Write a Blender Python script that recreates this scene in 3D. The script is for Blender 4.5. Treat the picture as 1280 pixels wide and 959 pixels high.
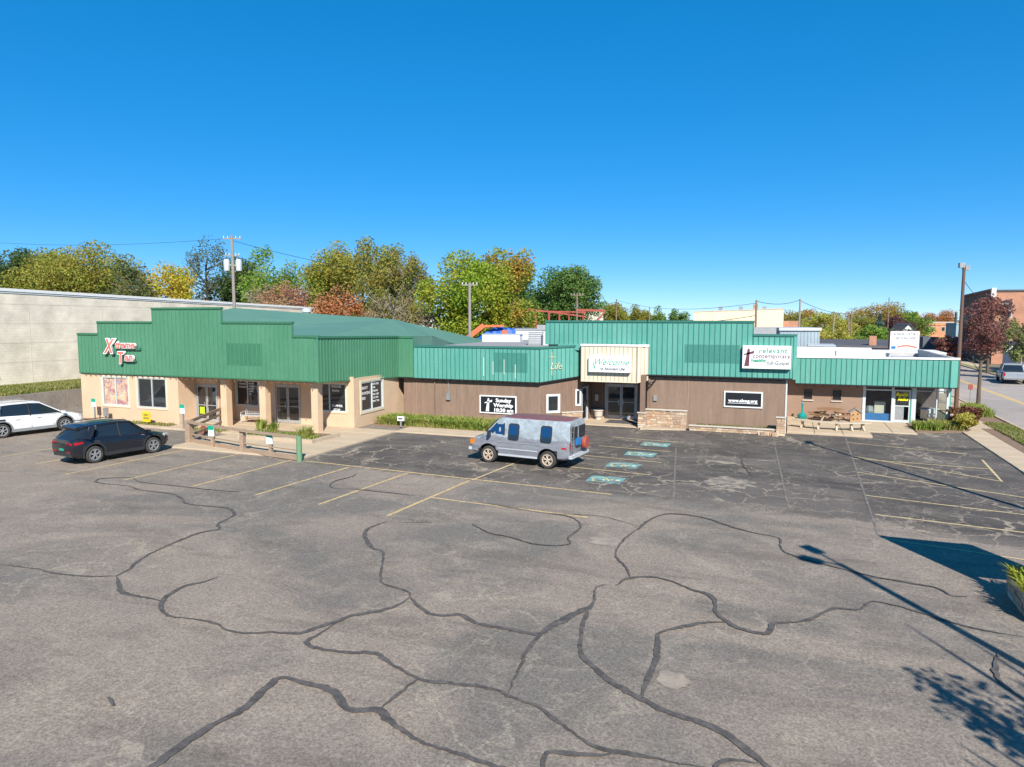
import bpy, bmesh, math, random
import numpy as np
from mathutils import Vector, Matrix
R = math.radians
random.seed(7)
S = bpy.context.scene
for _o in list(bpy.data.objects): bpy.data.objects.remove(_o)
C = S.collection

# ---------------------------------------------------------------- camera, sky, sun, exposure
_c = bpy.data.cameras.new("camera"); CAM = bpy.data.objects.new("camera", _c); C.objects.link(CAM)
CAM.location = (0, 0, 6.2)
CAM.rotation_euler = (R(90 - 5.31), 0, R(21.2))
_c.sensor_width = 36; _c.lens = 36 * 888 / 1280; _c.clip_end = 3000; _c.clip_start = .1
S.camera = CAM
SUN_EL, SUN_AZ = R(38), R(149.5)
W = bpy.data.worlds.new("World"); S.world = W; W.use_nodes = True
wn = W.node_tree.nodes; wl = W.node_tree.links
sky = wn.new('ShaderNodeTexSky'); sky.sky_type = 'NISHITA'; sky.sun_disc = False
sky.sun_elevation = SUN_EL; sky.sun_rotation = SUN_AZ
sky.altitude = 300; sky.air_density = .5; sky.dust_density = 0; sky.ozone_density = 8
hs = wn.new('ShaderNodeHueSaturation'); hs.inputs['Saturation'].default_value = 1.69; hs.inputs['Hue'].default_value = .5; hs.inputs['Value'].default_value = 1.28
gm = wn.new('ShaderNodeGamma'); gm.inputs[1].default_value = .5; wl.new(sky.outputs[0], gm.inputs[0]); wl.new(gm.outputs[0], hs.inputs['Color'])
bg = wn['Background']; wl.new(hs.outputs[0], bg.inputs['Color']); bg.inputs['Strength'].default_value = .15
_l = bpy.data.lights.new("sun", 'SUN'); SUN = bpy.data.objects.new("sun", _l); C.objects.link(SUN)
_l.energy = 3.7; _l.angle = R(.5); _l.color = (1, .95, .87)
_dir = Vector((-.508 * math.cos(SUN_EL), .861 * math.cos(SUN_EL), -math.sin(SUN_EL)))
SUN.rotation_euler = _dir.to_track_quat('-Z', 'Y').to_euler()
S.view_settings.view_transform = 'Standard'; S.view_settings.look = 'None'
S.view_settings.gamma = 1; S.view_settings.use_curve_mapping = False
S.view_settings.exposure = 1.05

# ---------------------------------------------------------------- materials
def nt(name):
    m = bpy.data.materials.new(name); m.use_nodes = True
    n = m.node_tree.nodes; l = m.node_tree.links
    return m, n, l, n['Principled BSDF']
def noise(n, l, vec, scale, det=4, rough=.6, dist=0):
    t = n.new('ShaderNodeTexNoise'); t.inputs['Scale'].default_value = scale
    t.inputs['Detail'].default_value = det; t.inputs['Roughness'].default_value = rough
    t.inputs['Distortion'].default_value = dist; l.new(vec, t.inputs['Vector']); return t.outputs['Fac']
def ramp(n, l, fac, stops, interp='LINEAR'):
    r = n.new('ShaderNodeValToRGB'); r.color_ramp.interpolation = interp; e = r.color_ramp.elements
    while len(e) < len(stops): e.new(.5)
    for k, (p, c) in enumerate(stops):
        e[k].position = p
        e[k].color = (c, c, c, 1) if isinstance(c, (int, float)) else (*c, 1)
    l.new(fac, r.inputs['Fac']); return r.outputs['Color']
def mixc(n, l, fac, a, b, mode='MIX'):
    x = n.new('ShaderNodeMix'); x.data_type = 'RGBA'; x.blend_type = mode
    for s, v in ((x.inputs[0], fac), (x.inputs[6], a), (x.inputs[7], b)):
        if hasattr(v, 'links'): l.new(v, s)
        elif isinstance(v, (int, float)): s.default_value = v if s == x.inputs[0] else (v, v, v, 1)
        else: s.default_value = (*v, 1)
    return x.outputs[2]
def mth(n, l, op, a, b=0, clamp=False):
    x = n.new('ShaderNodeMath'); x.operation = op; x.use_clamp = clamp
    for s, v in ((x.inputs[0], a), (x.inputs[1], b)):
        if hasattr(v, 'links'): l.new(v, s)
        else: s.default_value = v
    return x.outputs[0]
def mapped(n, l, vec, sc):
    m = n.new('ShaderNodeMapping'); m.inputs['Scale'].default_value = sc; l.new(vec, m.inputs['Vector']); return m.outputs[0]
def bump(n, l, h, p, strength=.3, dist=.02):
    b = n.new('ShaderNodeBump'); b.inputs['Strength'].default_value = strength; b.inputs['Distance'].default_value = dist
    l.new(h, b.inputs['Height']); l.new(b.outputs[0], p.inputs['Normal'])
MATS = {}
def mat(name, col, col2=None, sc=3.0, rough=.7, metal=0, bmp=0, spec=.4, stretch=(1, 1, 1), amt=1.0, coat=0):
    if name in MATS: return MATS[name]
    m, n, l, p = nt(name); MATS[name] = m
    p.inputs['Roughness'].default_value = rough; p.inputs['Metallic'].default_value = metal
    p.inputs['Specular IOR Level'].default_value = spec
    if coat: p.inputs['Coat Weight'].default_value = coat; p.inputs['Coat Roughness'].default_value = .05
    if col2 is None: col2 = tuple(c * .82 for c in col)
    g = n.new('ShaderNodeNewGeometry').outputs['Position']
    v = mapped(n, l, g, stretch)
    a = noise(n, l, v, sc, 6, .65)
    b = noise(n, l, v, sc * 9, 3, .6)
    f = mixc(n, l, .35, a, b)
    f = ramp(n, l, f, [(.35, 0.0), (.65, 1.0)])
    l.new(mixc(n, l, mth(n, l, 'MULTIPLY', f, amt), col, col2), p.inputs['Base Color'])
    if bmp: bump(n, l, b, p, bmp, .02)
    return m
M = {}
M['tan_stucco'] = mat('tan_stucco', (.64, .455, .30), (.55, .39, .255), 1.2, .9, bmp=.3)
M['cream_trim'] = mat('cream_trim', (.68, .57, .41), (.60, .49, .35), 3, .6)
M['green_siding'] = mat('green_siding', (.058, .19, .105), (.085, .235, .14), .9, .5, spec=.35, stretch=(1, 1, .35), bmp=.12)
M['green_dark'] = mat('green_dark', (.045, .17, .09), None, .6, .5)
M['green_patch'] = mat('green_patch', (.048, .175, .095), None, .8, .5)
M['teal_siding'] = mat('teal_siding', (.070, .28, .225), (.125, .345, .285), 1.1, .55, spec=.3, stretch=(1, 1, .22), bmp=.12)
M['teal_seam'] = mat('teal_seam', (.035, .165, .13), None, .9, .5)
M['teal_patch'] = mat('teal_patch', (.055, .225, .18), None, 2, .5)
M['green_roof'] = mat('green_roof', (.085, .195, .135), (.115, .235, .165), .35, .55, stretch=(.3, 1, 1))
M['cream_siding'] = mat('cream_siding', (.68, .61, .46), (.60, .52, .38), 1.5, .6, stretch=(1, 1, .3))
M['cream_seam'] = mat('cream_seam', (.42, .34, .25), None, 1.5, .6)
M['brown_stucco'] = mat('brown_stucco', (.275, .188, .135), (.185, .125, .09), 1.5, .9, bmp=.4, stretch=(2.2, 2.2, .3))
M['brown_stucco2'] = mat('brown_stucco2', (.32, .215, .155), (.26, .175, .125), 1.3, .9, bmp=.4)
M['brown_board'] = mat('brown_board', (.23, .15, .105), (.16, .105, .075), 4, .85, bmp=.3, stretch=(2, 2, .4))
M['black_trim'] = mat('black_trim', (.02, .02, .02), None, 3, .5)
M['white_paint'] = mat('white_paint', (.78, .77, .74), (.70, .69, .66), 4, .5)
M['white_frame'] = mat('white_frame', (.58, .62, .61), (.48, .52, .52), 4, .4)
M['aluminium'] = mat('aluminium', (.45, .44, .42), (.36, .35, .34), 4, .4, metal=.3)
M['concrete'] = mat('concrete', (.52, .405, .275), (.42, .325, .22), 1.1, .9, bmp=.5)
M['concrete_old'] = mat('concrete_old', (.33, .28, .23), (.19, .16, .14), .9, .9, bmp=.5, stretch=(1, 1, .6))
M['curb'] = mat('curb', (.50, .40, .285), (.38, .295, .21), 2, .9, bmp=.4)
M['wood_weathered'] = mat('wood_weathered', (.40, .29, .20), (.26, .18, .125), 3, .85, bmp=.4, stretch=(1, 6, 6))
M['wood_table'] = mat('wood_table', (.33, .19, .10), (.22, .12, .06), 5, .7, bmp=.3, stretch=(1, 8, 8))
M['wood_pale'] = mat('wood_pale', (.55, .46, .34), (.42, .35, .26), 5, .8, bmp=.3, stretch=(1, 8, 8))
M['wood_bright'] = mat('wood_bright', (.48, .29, .14), (.34, .20, .10), 6, .6, stretch=(1, 1, 4))
M['pole_wood'] = mat('pole_wood', (.26, .19, .135), (.17, .125, .09), 3, .85, stretch=(6, 6, .5), bmp=.3)
M['pole_rust'] = mat('pole_rust', (.15, .085, .055), (.10, .06, .045), 3, .7, stretch=(6, 6, .7))
M['pole_grey'] = mat('pole_grey', (.30, .26, .22), (.22, .19, .16), 3, .8, stretch=(6, 6, .6))
M['white_block'] = mat('white_block_flat', (.66, .60, .50), None, 1, .85)
M['roof_white'] = mat('roof_white', (.74, .73, .71), (.6, .58, .56), .5, .7)
M['roof_grey'] = mat('roof_grey', (.32, .31, .30), (.24, .23, .23), .5, .85)
M['roof_dark'] = mat('roof_dark', (.10, .095, .10), (.07, .065, .07), .5, .85)
M['steel_red'] = mat('steel_red', (.36, .075, .05), (.28, .06, .045), 3, .6)
M['tarp_blue'] = mat('tarp_blue', (.015, .13, .55), (.01, .08, .38), 2.2, .35, bmp=.8)
M['orange_mesh'] = mat('orange_mesh', (.68, .17, .07), (.5, .12, .05), 3, .7)
M['yellow_paint'] = mat('yellow_paint', (.75, .50, .02), None, 3, .4)
M['sign_yellow'] = mat('sign_yellow', (.72, .52, .02), None, 3, .4)
M['metal_grey'] = mat('metal_grey', (.33, .34, .34), (.25, .26, .26), 3, .5, metal=.3)
M['metal_light'] = mat('metal_light', (.55, .57, .58), (.45, .47, .48), 3, .45, metal=.2)
M['metal_blue'] = mat('metal_blue_grey', (.30, .38, .42), (.24, .31, .35), 2, .5)
M['sign_white'] = mat('sign_white', (.80, .81, .80), (.76, .77, .76), 3, .35)
M['sign_black'] = mat('sign_black', (.018, .02, .024), None, 3, .3)
M['sign_green'] = mat('sign_green', (.01, .36, .22), None, 3, .4)
M['letter_red'] = mat('letter_red', (.62, .10, .07), (.7, .2, .15), 9, .4)
M['letter_white'] = mat('letter_white', (.85, .85, .84), None, 5, .4)
M['letter_green'] = mat('letter_green', (.05, .38, .22), None, 5, .4)
M['letter_grey'] = mat('letter_grey', (.10, .10, .11), None, 5, .4)
M['letter_maroon'] = mat('letter_maroon', (.16, .05, .08), None, 5, .4)
M['letter_yellow'] = mat('letter_yellow', (.92, .80, .03), None, 5, .4)
M['letter_cream'] = mat('letter_cream', (.55, .55, .38), None, 5, .5)
M['window_text'] = mat('window_text', (.70, .71, .69), None, 5, .5)
M['frosted'] = mat('frosted', (.20, .17, .13), None, 5, .5)
M['teal_plastic'] = mat('teal_plastic', (.01, .26, .24), (.01, .2, .19), 3, .4)
M['blue_panel'] = mat('blue_panel', (.02, .17, .42), None, 2, .5)
M['rubber'] = mat('rubber', (.035, .033, .032), (.06, .055, .05), 6, .85)
M['black_plastic'] = mat('black_plastic', (.03, .031, .034), None, 3, .5)
M['interior'] = mat('interior_dark', (.05, .045, .04), None, 3, .9)
M['interior_wall'] = mat('interior_wall', (.22, .16, .15), (.12, .09, .09), 1.5, .9)
M['brick_red'] = None
M['chrome'] = mat('chrome', (.6, .6, .6), None, 3, .2, metal=.9)
M['alloy'] = mat('alloy', (.55, .56, .57), (.4, .41, .42), 5, .35, metal=.5)
M['white_wheel'] = mat('white_wheel', (.62, .53, .43), (.42, .30, .20), 9, .55)
M['tail_red'] = mat('tail_red', (.45, .01, .015), None, 3, .2)
M['amber'] = mat('amber', (.6, .2, .03), None, 3, .3)
M['lamp_clear'] = mat('lamp_clear', (.65, .66, .64), None, 3, .15)
M['car_black'] = mat('car_black', (.010, .012, .018), None, 3, .3, coat=.6, spec=.4)
M['car_white'] = mat('car_white', (.72, .72, .72), (.68, .68, .69), 2, .3, coat=.8)
M['car_silver'] = mat('car_silver', (.38, .41, .44), None, 2, .35, metal=.4, coat=.6)
M['car_blue'] = mat('car_blue', (.03, .07, .16), None, 2, .3, coat=.8)
M['car_red'] = mat('car_red', (.3, .02, .02), None, 2, .3, coat=.8)
M['truck_grey'] = mat('truck_grey', (.10, .12, .14), (.07, .08, .10), 1, .6)
M['post_green'] = mat('post_green', (.10, .26, .13), (.16, .24, .13), 4, .8)
M['bark'] = mat('bark', (.14, .105, .075), (.08, .06, .045), 4, .95, bmp=.5, stretch=(3, 3, .6))
M['bark_pale'] = mat('bark_pale', (.30, .26, .21), (.2, .17, .14), 4, .95, stretch=(3, 3, .6))
M['mulch'] = mat('mulch', (.16, .10, .065), (.27, .18, .12), 6, .95, bmp=.6)
M['house_white'] = mat('house_white', (.66, .66, .66), (.58, .58, .6), 1, .7)
M['house_blue'] = mat('house_blue', (.25, .30, .38), None, 1, .7)
M['purple'] = mat('purple_wall', (.26, .10, .42), None, 1, .6)
M['lime'] = mat('lime_wall', (.45, .62, .02), None, 1, .6)
M['beige_wall'] = mat('beige_wall', (.84, .68, .46), (.76, .60, .40), .5, .85)
M['limestone'] = mat('limestone', (.55, .50, .42), (.45, .4, .34), 2, .85)

def glassmat(name, col, rough=.05, spec=.9):
    m, n, l, p = nt(name); MATS[name] = m
    p.inputs['Base Color'].default_value = (*col, 1); p.inputs['Roughness'].default_value = rough
    p.inputs['Specular IOR Level'].default_value = spec; p.inputs['IOR'].default_value = 1.55
    g = n.new('ShaderNodeNewGeometry').outputs['Position']
    bump(n, l, noise(n, l, g, .8, 2), p, .05, .1)
    return m
M['glass_dark'] = glassmat('glass_dark', (.018, .022, .024))
M['glass_car'] = glassmat('glass_car', (.014, .02, .026), .05, .55)
M['glass_blue'] = glassmat('glass_blue', (.008, .04, .11), .06, .8)
def clearglass():
    m, n, l, p = nt('glass_clear'); n.remove(p)
    o = n['Material Output']; t = n.new('ShaderNodeBsdfTransparent'); t.inputs[0].default_value = (.80, .86, .86, 1)
    g = n.new('ShaderNodeBsdfGlossy'); g.inputs['Roughness'].default_value = .04
    f = n.new('ShaderNodeFresnel'); f.inputs[0].default_value = 1.6
    x = n.new('ShaderNodeMixShader'); n.remove(f); x.inputs[0].default_value = .07
    l.new(t.outputs[0], x.inputs[1]); l.new(g.outputs[0], x.inputs[2]); l.new(x.outputs[0], o.inputs[0]); return m
M['glass_clear'] = clearglass()

def brickmat(name, a, b, mortar, scale, bw=.5, rh=.25, msz=.015):
    m, n, l, p = nt(name); MATS[name] = m
    tc = n.new('ShaderNodeNewGeometry').outputs['Position']
    sx = n.new('ShaderNodeSeparateXYZ'); l.new(tc, sx.inputs[0])
    cx = n.new('ShaderNodeCombineXYZ'); l.new(mth(n, l, 'ADD', sx.outputs[0], sx.outputs[1]), cx.inputs[0]); l.new(sx.outputs[2], cx.inputs[1])
    t = n.new('ShaderNodeTexBrick'); l.new(cx.outputs[0], t.inputs['Vector'])
    t.inputs['Color1'].default_value = (*a, 1); t.inputs['Color2'].default_value = (*b, 1); t.inputs['Mortar'].default_value = (*mortar, 1)
    t.inputs['Scale'].default_value = scale; t.inputs['Brick Width'].default_value = bw; t.inputs['Row Height'].default_value = rh
    t.inputs['Mortar Size'].default_value = msz
    f = ramp(n, l, noise(n, l, tc, .8, 5), [(.3, .78), (.7, 1.1)])
    l.new(mixc(n, l, 1.0, t.outputs['Color'], f, 'MULTIPLY'), p.inputs['Base Color']); p.inputs['Roughness'].default_value = .9
    return m
M['painted_block'] = brickmat('painted_block', (.80, .71, .57), (.76, .67, .535), (.69, .60, .47), 1.0, .4, .2, .012)
M['brick_red'] = brickmat('brick_red', (.52, .21, .10), (.42, .16, .08), (.4, .3, .24), 1.0, .22, .075, .01)
M['brick_orange'] = brickmat('brick_orange', (.62, .23, .10), (.55, .20, .09), (.5, .35, .25), 1.0, .3, .1, .01)
M['brick_brown'] = brickmat('brick_brown', (.30, .13, .085), (.23, .10, .065), (.2, .15, .12), 1.0, .22, .075, .01)

def asphalt(name, A, Bs=None):
    """A, Bs = (base, base2, pale, seed, crack amount, crack colour); Bs is the sealed coat laid over part of the lot"""
    m, n, l, p = nt(name); MATS[name] = m
    pos = n.new('ShaderNodeNewGeometry').outputs['Position']
    w = n.new('ShaderNodeTexNoise'); w.inputs['Scale'].default_value = 1.6; w.inputs['Detail'].default_value = 6; l.new(pos, w.inputs['Vector'])
    wv = n.new('ShaderNodeVectorMath'); wv.operation = 'MULTIPLY_ADD'; l.new(w.outputs['Color'], wv.inputs[0]); wv.inputs[1].default_value = (1.2, 1.2, 0); l.new(pos, wv.inputs[2])
    vo = n.new('ShaderNodeTexVoronoi'); vo.feature = 'DISTANCE_TO_EDGE'; vo.inputs['Scale'].default_value = .8; l.new(wv.outputs[0], vo.inputs['Vector'])
    vo2 = n.new('ShaderNodeTexVoronoi'); vo2.feature = 'DISTANCE_TO_EDGE'; vo2.inputs['Scale'].default_value = 2.4; l.new(wv.outputs[0], vo2.inputs['Vector'])
    def coat(base, base2, pale, seed, camt, ccol):
        mp = n.new('ShaderNodeMapping'); mp.inputs['Location'].default_value = (seed, seed * .7, 0); l.new(pos, mp.inputs['Vector']); v = mp.outputs[0]
        big = ramp(n, l, noise(n, l, mapped(n, l, v, (.6, 1.0, 1)), .17, 7, .62, .8), [(.45, 0.0), (.56, 1.0)])
        col = mixc(n, l, big, base, base2)
        med = ramp(n, l, noise(n, l, v, .75, 8, .72, .6), [(.5, 0.0), (.74, 1.0)])
        col = mixc(n, l, mth(n, l, 'MULTIPLY', med, .62), col, pale)
        dk = ramp(n, l, noise(n, l, mapped(n, l, v, (.35, 1.6, 1)), .5, 7, .66, 1.0), [(.52, 0.0), (.72, 1.0)])
        col = mixc(n, l, mth(n, l, 'MULTIPLY', dk, .62), col, tuple(c * .48 for c in base))
        spots = ramp(n, l, noise(n, l, v, 3.1, 4, .6), [(.66, 0.0), (.74, 1.0)])
        col = mixc(n, l, mth(n, l, 'MULTIPLY', spots, .3), col, tuple(c * .45 for c in base))
        msk = ramp(n, l, noise(n, l, v, .26, 5, .65), [(.45, 0.0), (.60, 1.0)])
        ck = mth(n, l, 'MULTIPLY', mth(n, l, 'MULTIPLY', ramp(n, l, vo.outputs['Distance'], [(.0, 1.0), (.014, .75), (.036, 0.0)]), msk), camt)
        col = mixc(n, l, ck, col, ccol)
        msk2 = ramp(n, l, noise(n, l, v, .42, 5, .66), [(.50, 0.0), (.62, 1.0)])
        ck2 = mth(n, l, 'MULTIPLY', mth(n, l, 'MULTIPLY', ramp(n, l, vo2.outputs['Distance'], [(.0, 1.0), (.05, 0.0)]), msk2), camt * .8)
        return mixc(n, l, ck2, col, ccol)
    col = coat(*A)
    if Bs:
        s = n.new('ShaderNodeSeparateXYZ'); l.new(pos, s.inputs[0]); X, Y = s.outputs[0], s.outputs[1]
        d = mth(n, l, 'ADD', mth(n, l, 'ADD', Y, mth(n, l, 'MULTIPLY', X, .062)), -23.75)
        d = mth(n, l, 'ADD', d, mth(n, l, 'MULTIPLY', mth(n, l, 'MAXIMUM', mth(n, l, 'ADD', X, -2.6), 0.0), .32))
        dn = mth(n, l, 'ADD', mth(n, l, 'MULTIPLY', d, .5), mth(n, l, 'MULTIPLY', mth(n, l, 'ADD', noise(n, l, pos, .9, 7, .7), -.5), 1.5))
        f = ramp(n, l, mth(n, l, 'ADD', mth(n, l, 'MULTIPLY', dn, .5), .5), [(.46, 0.0), (.56, .75), (.8, 1.0)])
        gx = ramp(n, l, mth(n, l, 'ADD', mth(n, l, 'ADD', X, 19.55), mth(n, l, 'MULTIPLY', noise(n, l, pos, 3, 4), .12)), [(0.0, 0.0), (.06, 1.0)])
        col = mixc(n, l, mth(n, l, 'MULTIPLY', f, gx), col, coat(*Bs))
    sp = ramp(n, l, noise(n, l, pos, 14, 6, .8), [(.28, .68), (.74, 1.34)])
    col = mixc(n, l, 1.0, col, sp, 'MULTIPLY')
    wn_ = n.new('ShaderNodeTexWhiteNoise'); vs = n.new('ShaderNodeVectorMath'); vs.operation = 'SNAP'
    vs.inputs[1].default_value = (.03, .03, .03); l.new(pos, vs.inputs[0]); l.new(vs.outputs[0], wn_.inputs['Vector'])
    col = mixc(n, l, 1.0, col, ramp(n, l, wn_.outputs['Value'], [(0, .78), (1, 1.22)]), 'MULTIPLY')
    l.new(col, p.inputs['Base Color']); p.inputs['Roughness'].default_value = .9; p.inputs['Specular IOR Level'].default_value = .25
    bump(n, l, noise(n, l, pos, 26, 4, .7), p, .45, .012)
    return m
OLD = ((.245, .198, .156), (.165, .145, .122), (.34, .28, .215), 0, .42, (.38, .32, .24))
M['asphalt_lot'] = asphalt('asphalt_lot', OLD, ((.085, .073, .064), (.125, .107, .092), (.21, .175, .138), 31, .9, (.36, .30, .22)))
M['asphalt_plain'] = asphalt('asphalt_plain', OLD)
M['road'] = asphalt('road_surface', ((.36, .31, .27), (.31, .27, .24), (.40, .35, .30), 60, .12, (.3, .26, .22)))
def tarmat():
    m, n, l, p = nt('tar'); g = n.new('ShaderNodeNewGeometry').outputs['Position']
    f = ramp(n, l, noise(n, l, g, 5, 6, .75), [(.38, 0.0), (.66, 1.0)]); l.new(mixc(n, l, f, (.055, .048, .043), (.13, .112, .098)), p.inputs['Base Color']); p.inputs['Roughness'].default_value = .8; return m
M['tar'] = tarmat()
def worn(name, col, under, lo, hi, sc=5):
    m, n, l, p = nt(name); MATS[name] = m
    g = n.new('ShaderNodeNewGeometry').outputs['Position']
    f = ramp(n, l, noise(n, l, g, sc, 6, .75), [(lo, 0.0), (hi, 1.0)])
    l.new(mixc(n, l, f, col, under), p.inputs['Base Color']); p.inputs['Roughness'].default_value = .85; return m
M['stripe'] = worn('stripe_yellow', (.60, .42, .17), (.26, .21, .15), .44, .64, 6)
M['stripe_pale'] = worn('stripe_pale', (.56, .43, .22), (.20, .165, .13), .50, .68)
M['road_yellow'] = worn('road_yellow', (.70, .45, .10), (.3, .25, .18), .6, .9)
M['mark_blue'] = worn('mark_blue', (.14, .34, .34), (.15, .132, .112), .44, .60, 2.2)
M['mark_yellow'] = worn('mark_yellow', (.74, .64, .33), (.3, .33, .27), .52, .70, 2.2)
M['mark_faint'] = worn('mark_faint', (.22, .19, .155), (.12, .105, .092), .40, .56, 4)
def ground_mat():
    m, n, l, p = nt('ground_soil'); g = n.new('ShaderNodeNewGeometry').outputs['Position']
    f = ramp(n, l, noise(n, l, g, .05, 6, .65), [(.4, 0.0), (.6, 1.0)])
    c = mixc(n, l, f, (.10, .13, .045), (.20, .175, .14)); f2 = ramp(n, l, noise(n, l, g, 2, 5), [(.3, .7), (.7, 1.2)])
    l.new(mixc(n, l, 1.0, c, f2, 'MULTIPLY'), p.inputs['Base Color']); p.inputs['Roughness'].default_value = .95; return m
M['ground'] = ground_mat()
M['grass_mat'] = mat('grass_mat', (.13, .19, .045), (.23, .22, .07), 2.2, .95, bmp=.8)
M['grass_green'] = mat('grass_green', (.11, .21, .04), (.20, .24, .07), 3, .95, bmp=.8)
def stone_mat():
    m, n, l, p = nt('stone_mat'); g = n.new('ShaderNodeNewGeometry')
    c = ramp(n, l, g.outputs['Random Per Island'], [(0, (.50, .38, .26)), (.3, (.38, .23, .14)), (.55, (.58, .48, .36)), (.8, (.30, .20, .13)), (1, (.62, .46, .30))])
    f = ramp(n, l, noise(n, l, g.outputs['Position'], 12, 4), [(.3, .8), (.7, 1.15)])
    l.new(mixc(n, l, 1.0, c, f, 'MULTIPLY'), p.inputs['Base Color']); p.inputs['Roughness'].default_value = .9; return m
M['stone'] = stone_mat(); M['mortar'] = mat('mortar', (.30, .25, .20), None, 5, .95)
def leafmat(name, cols, cols2, patch=.22):
    m, n, l, p = nt(name); MATS[name] = m
    g = n.new('ShaderNodeNewGeometry'); r = g.outputs['Random Per Island']
    k = len(cols) - 1
    a = ramp(n, l, r, [(i / k, c) for i, c in enumerate(cols)])
    k = len(cols2) - 1
    b = ramp(n, l, r, [(i / k, c) for i, c in enumerate(cols2)])
    f = ramp(n, l, noise(n, l, g.outputs['Position'], patch, 3, .6), [(.44, 0.0), (.58, 1.0)])
    c = mixc(n, l, f, a, b); l.new(c, p.inputs['Base Color']); p.inputs['Roughness'].default_value = .6; p.inputs['Specular IOR Level'].default_value = .2
    t = n.new('ShaderNodeBsdfTranslucent'); l.new(c, t.inputs[0]); x = n.new('ShaderNodeMixShader'); x.inputs[0].default_value = .42
    l.new(p.outputs[0], x.inputs[1]); l.new(t.outputs[0], x.inputs[2]); l.new(x.outputs[0], n['Material Output'].inputs[0]); return m

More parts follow.
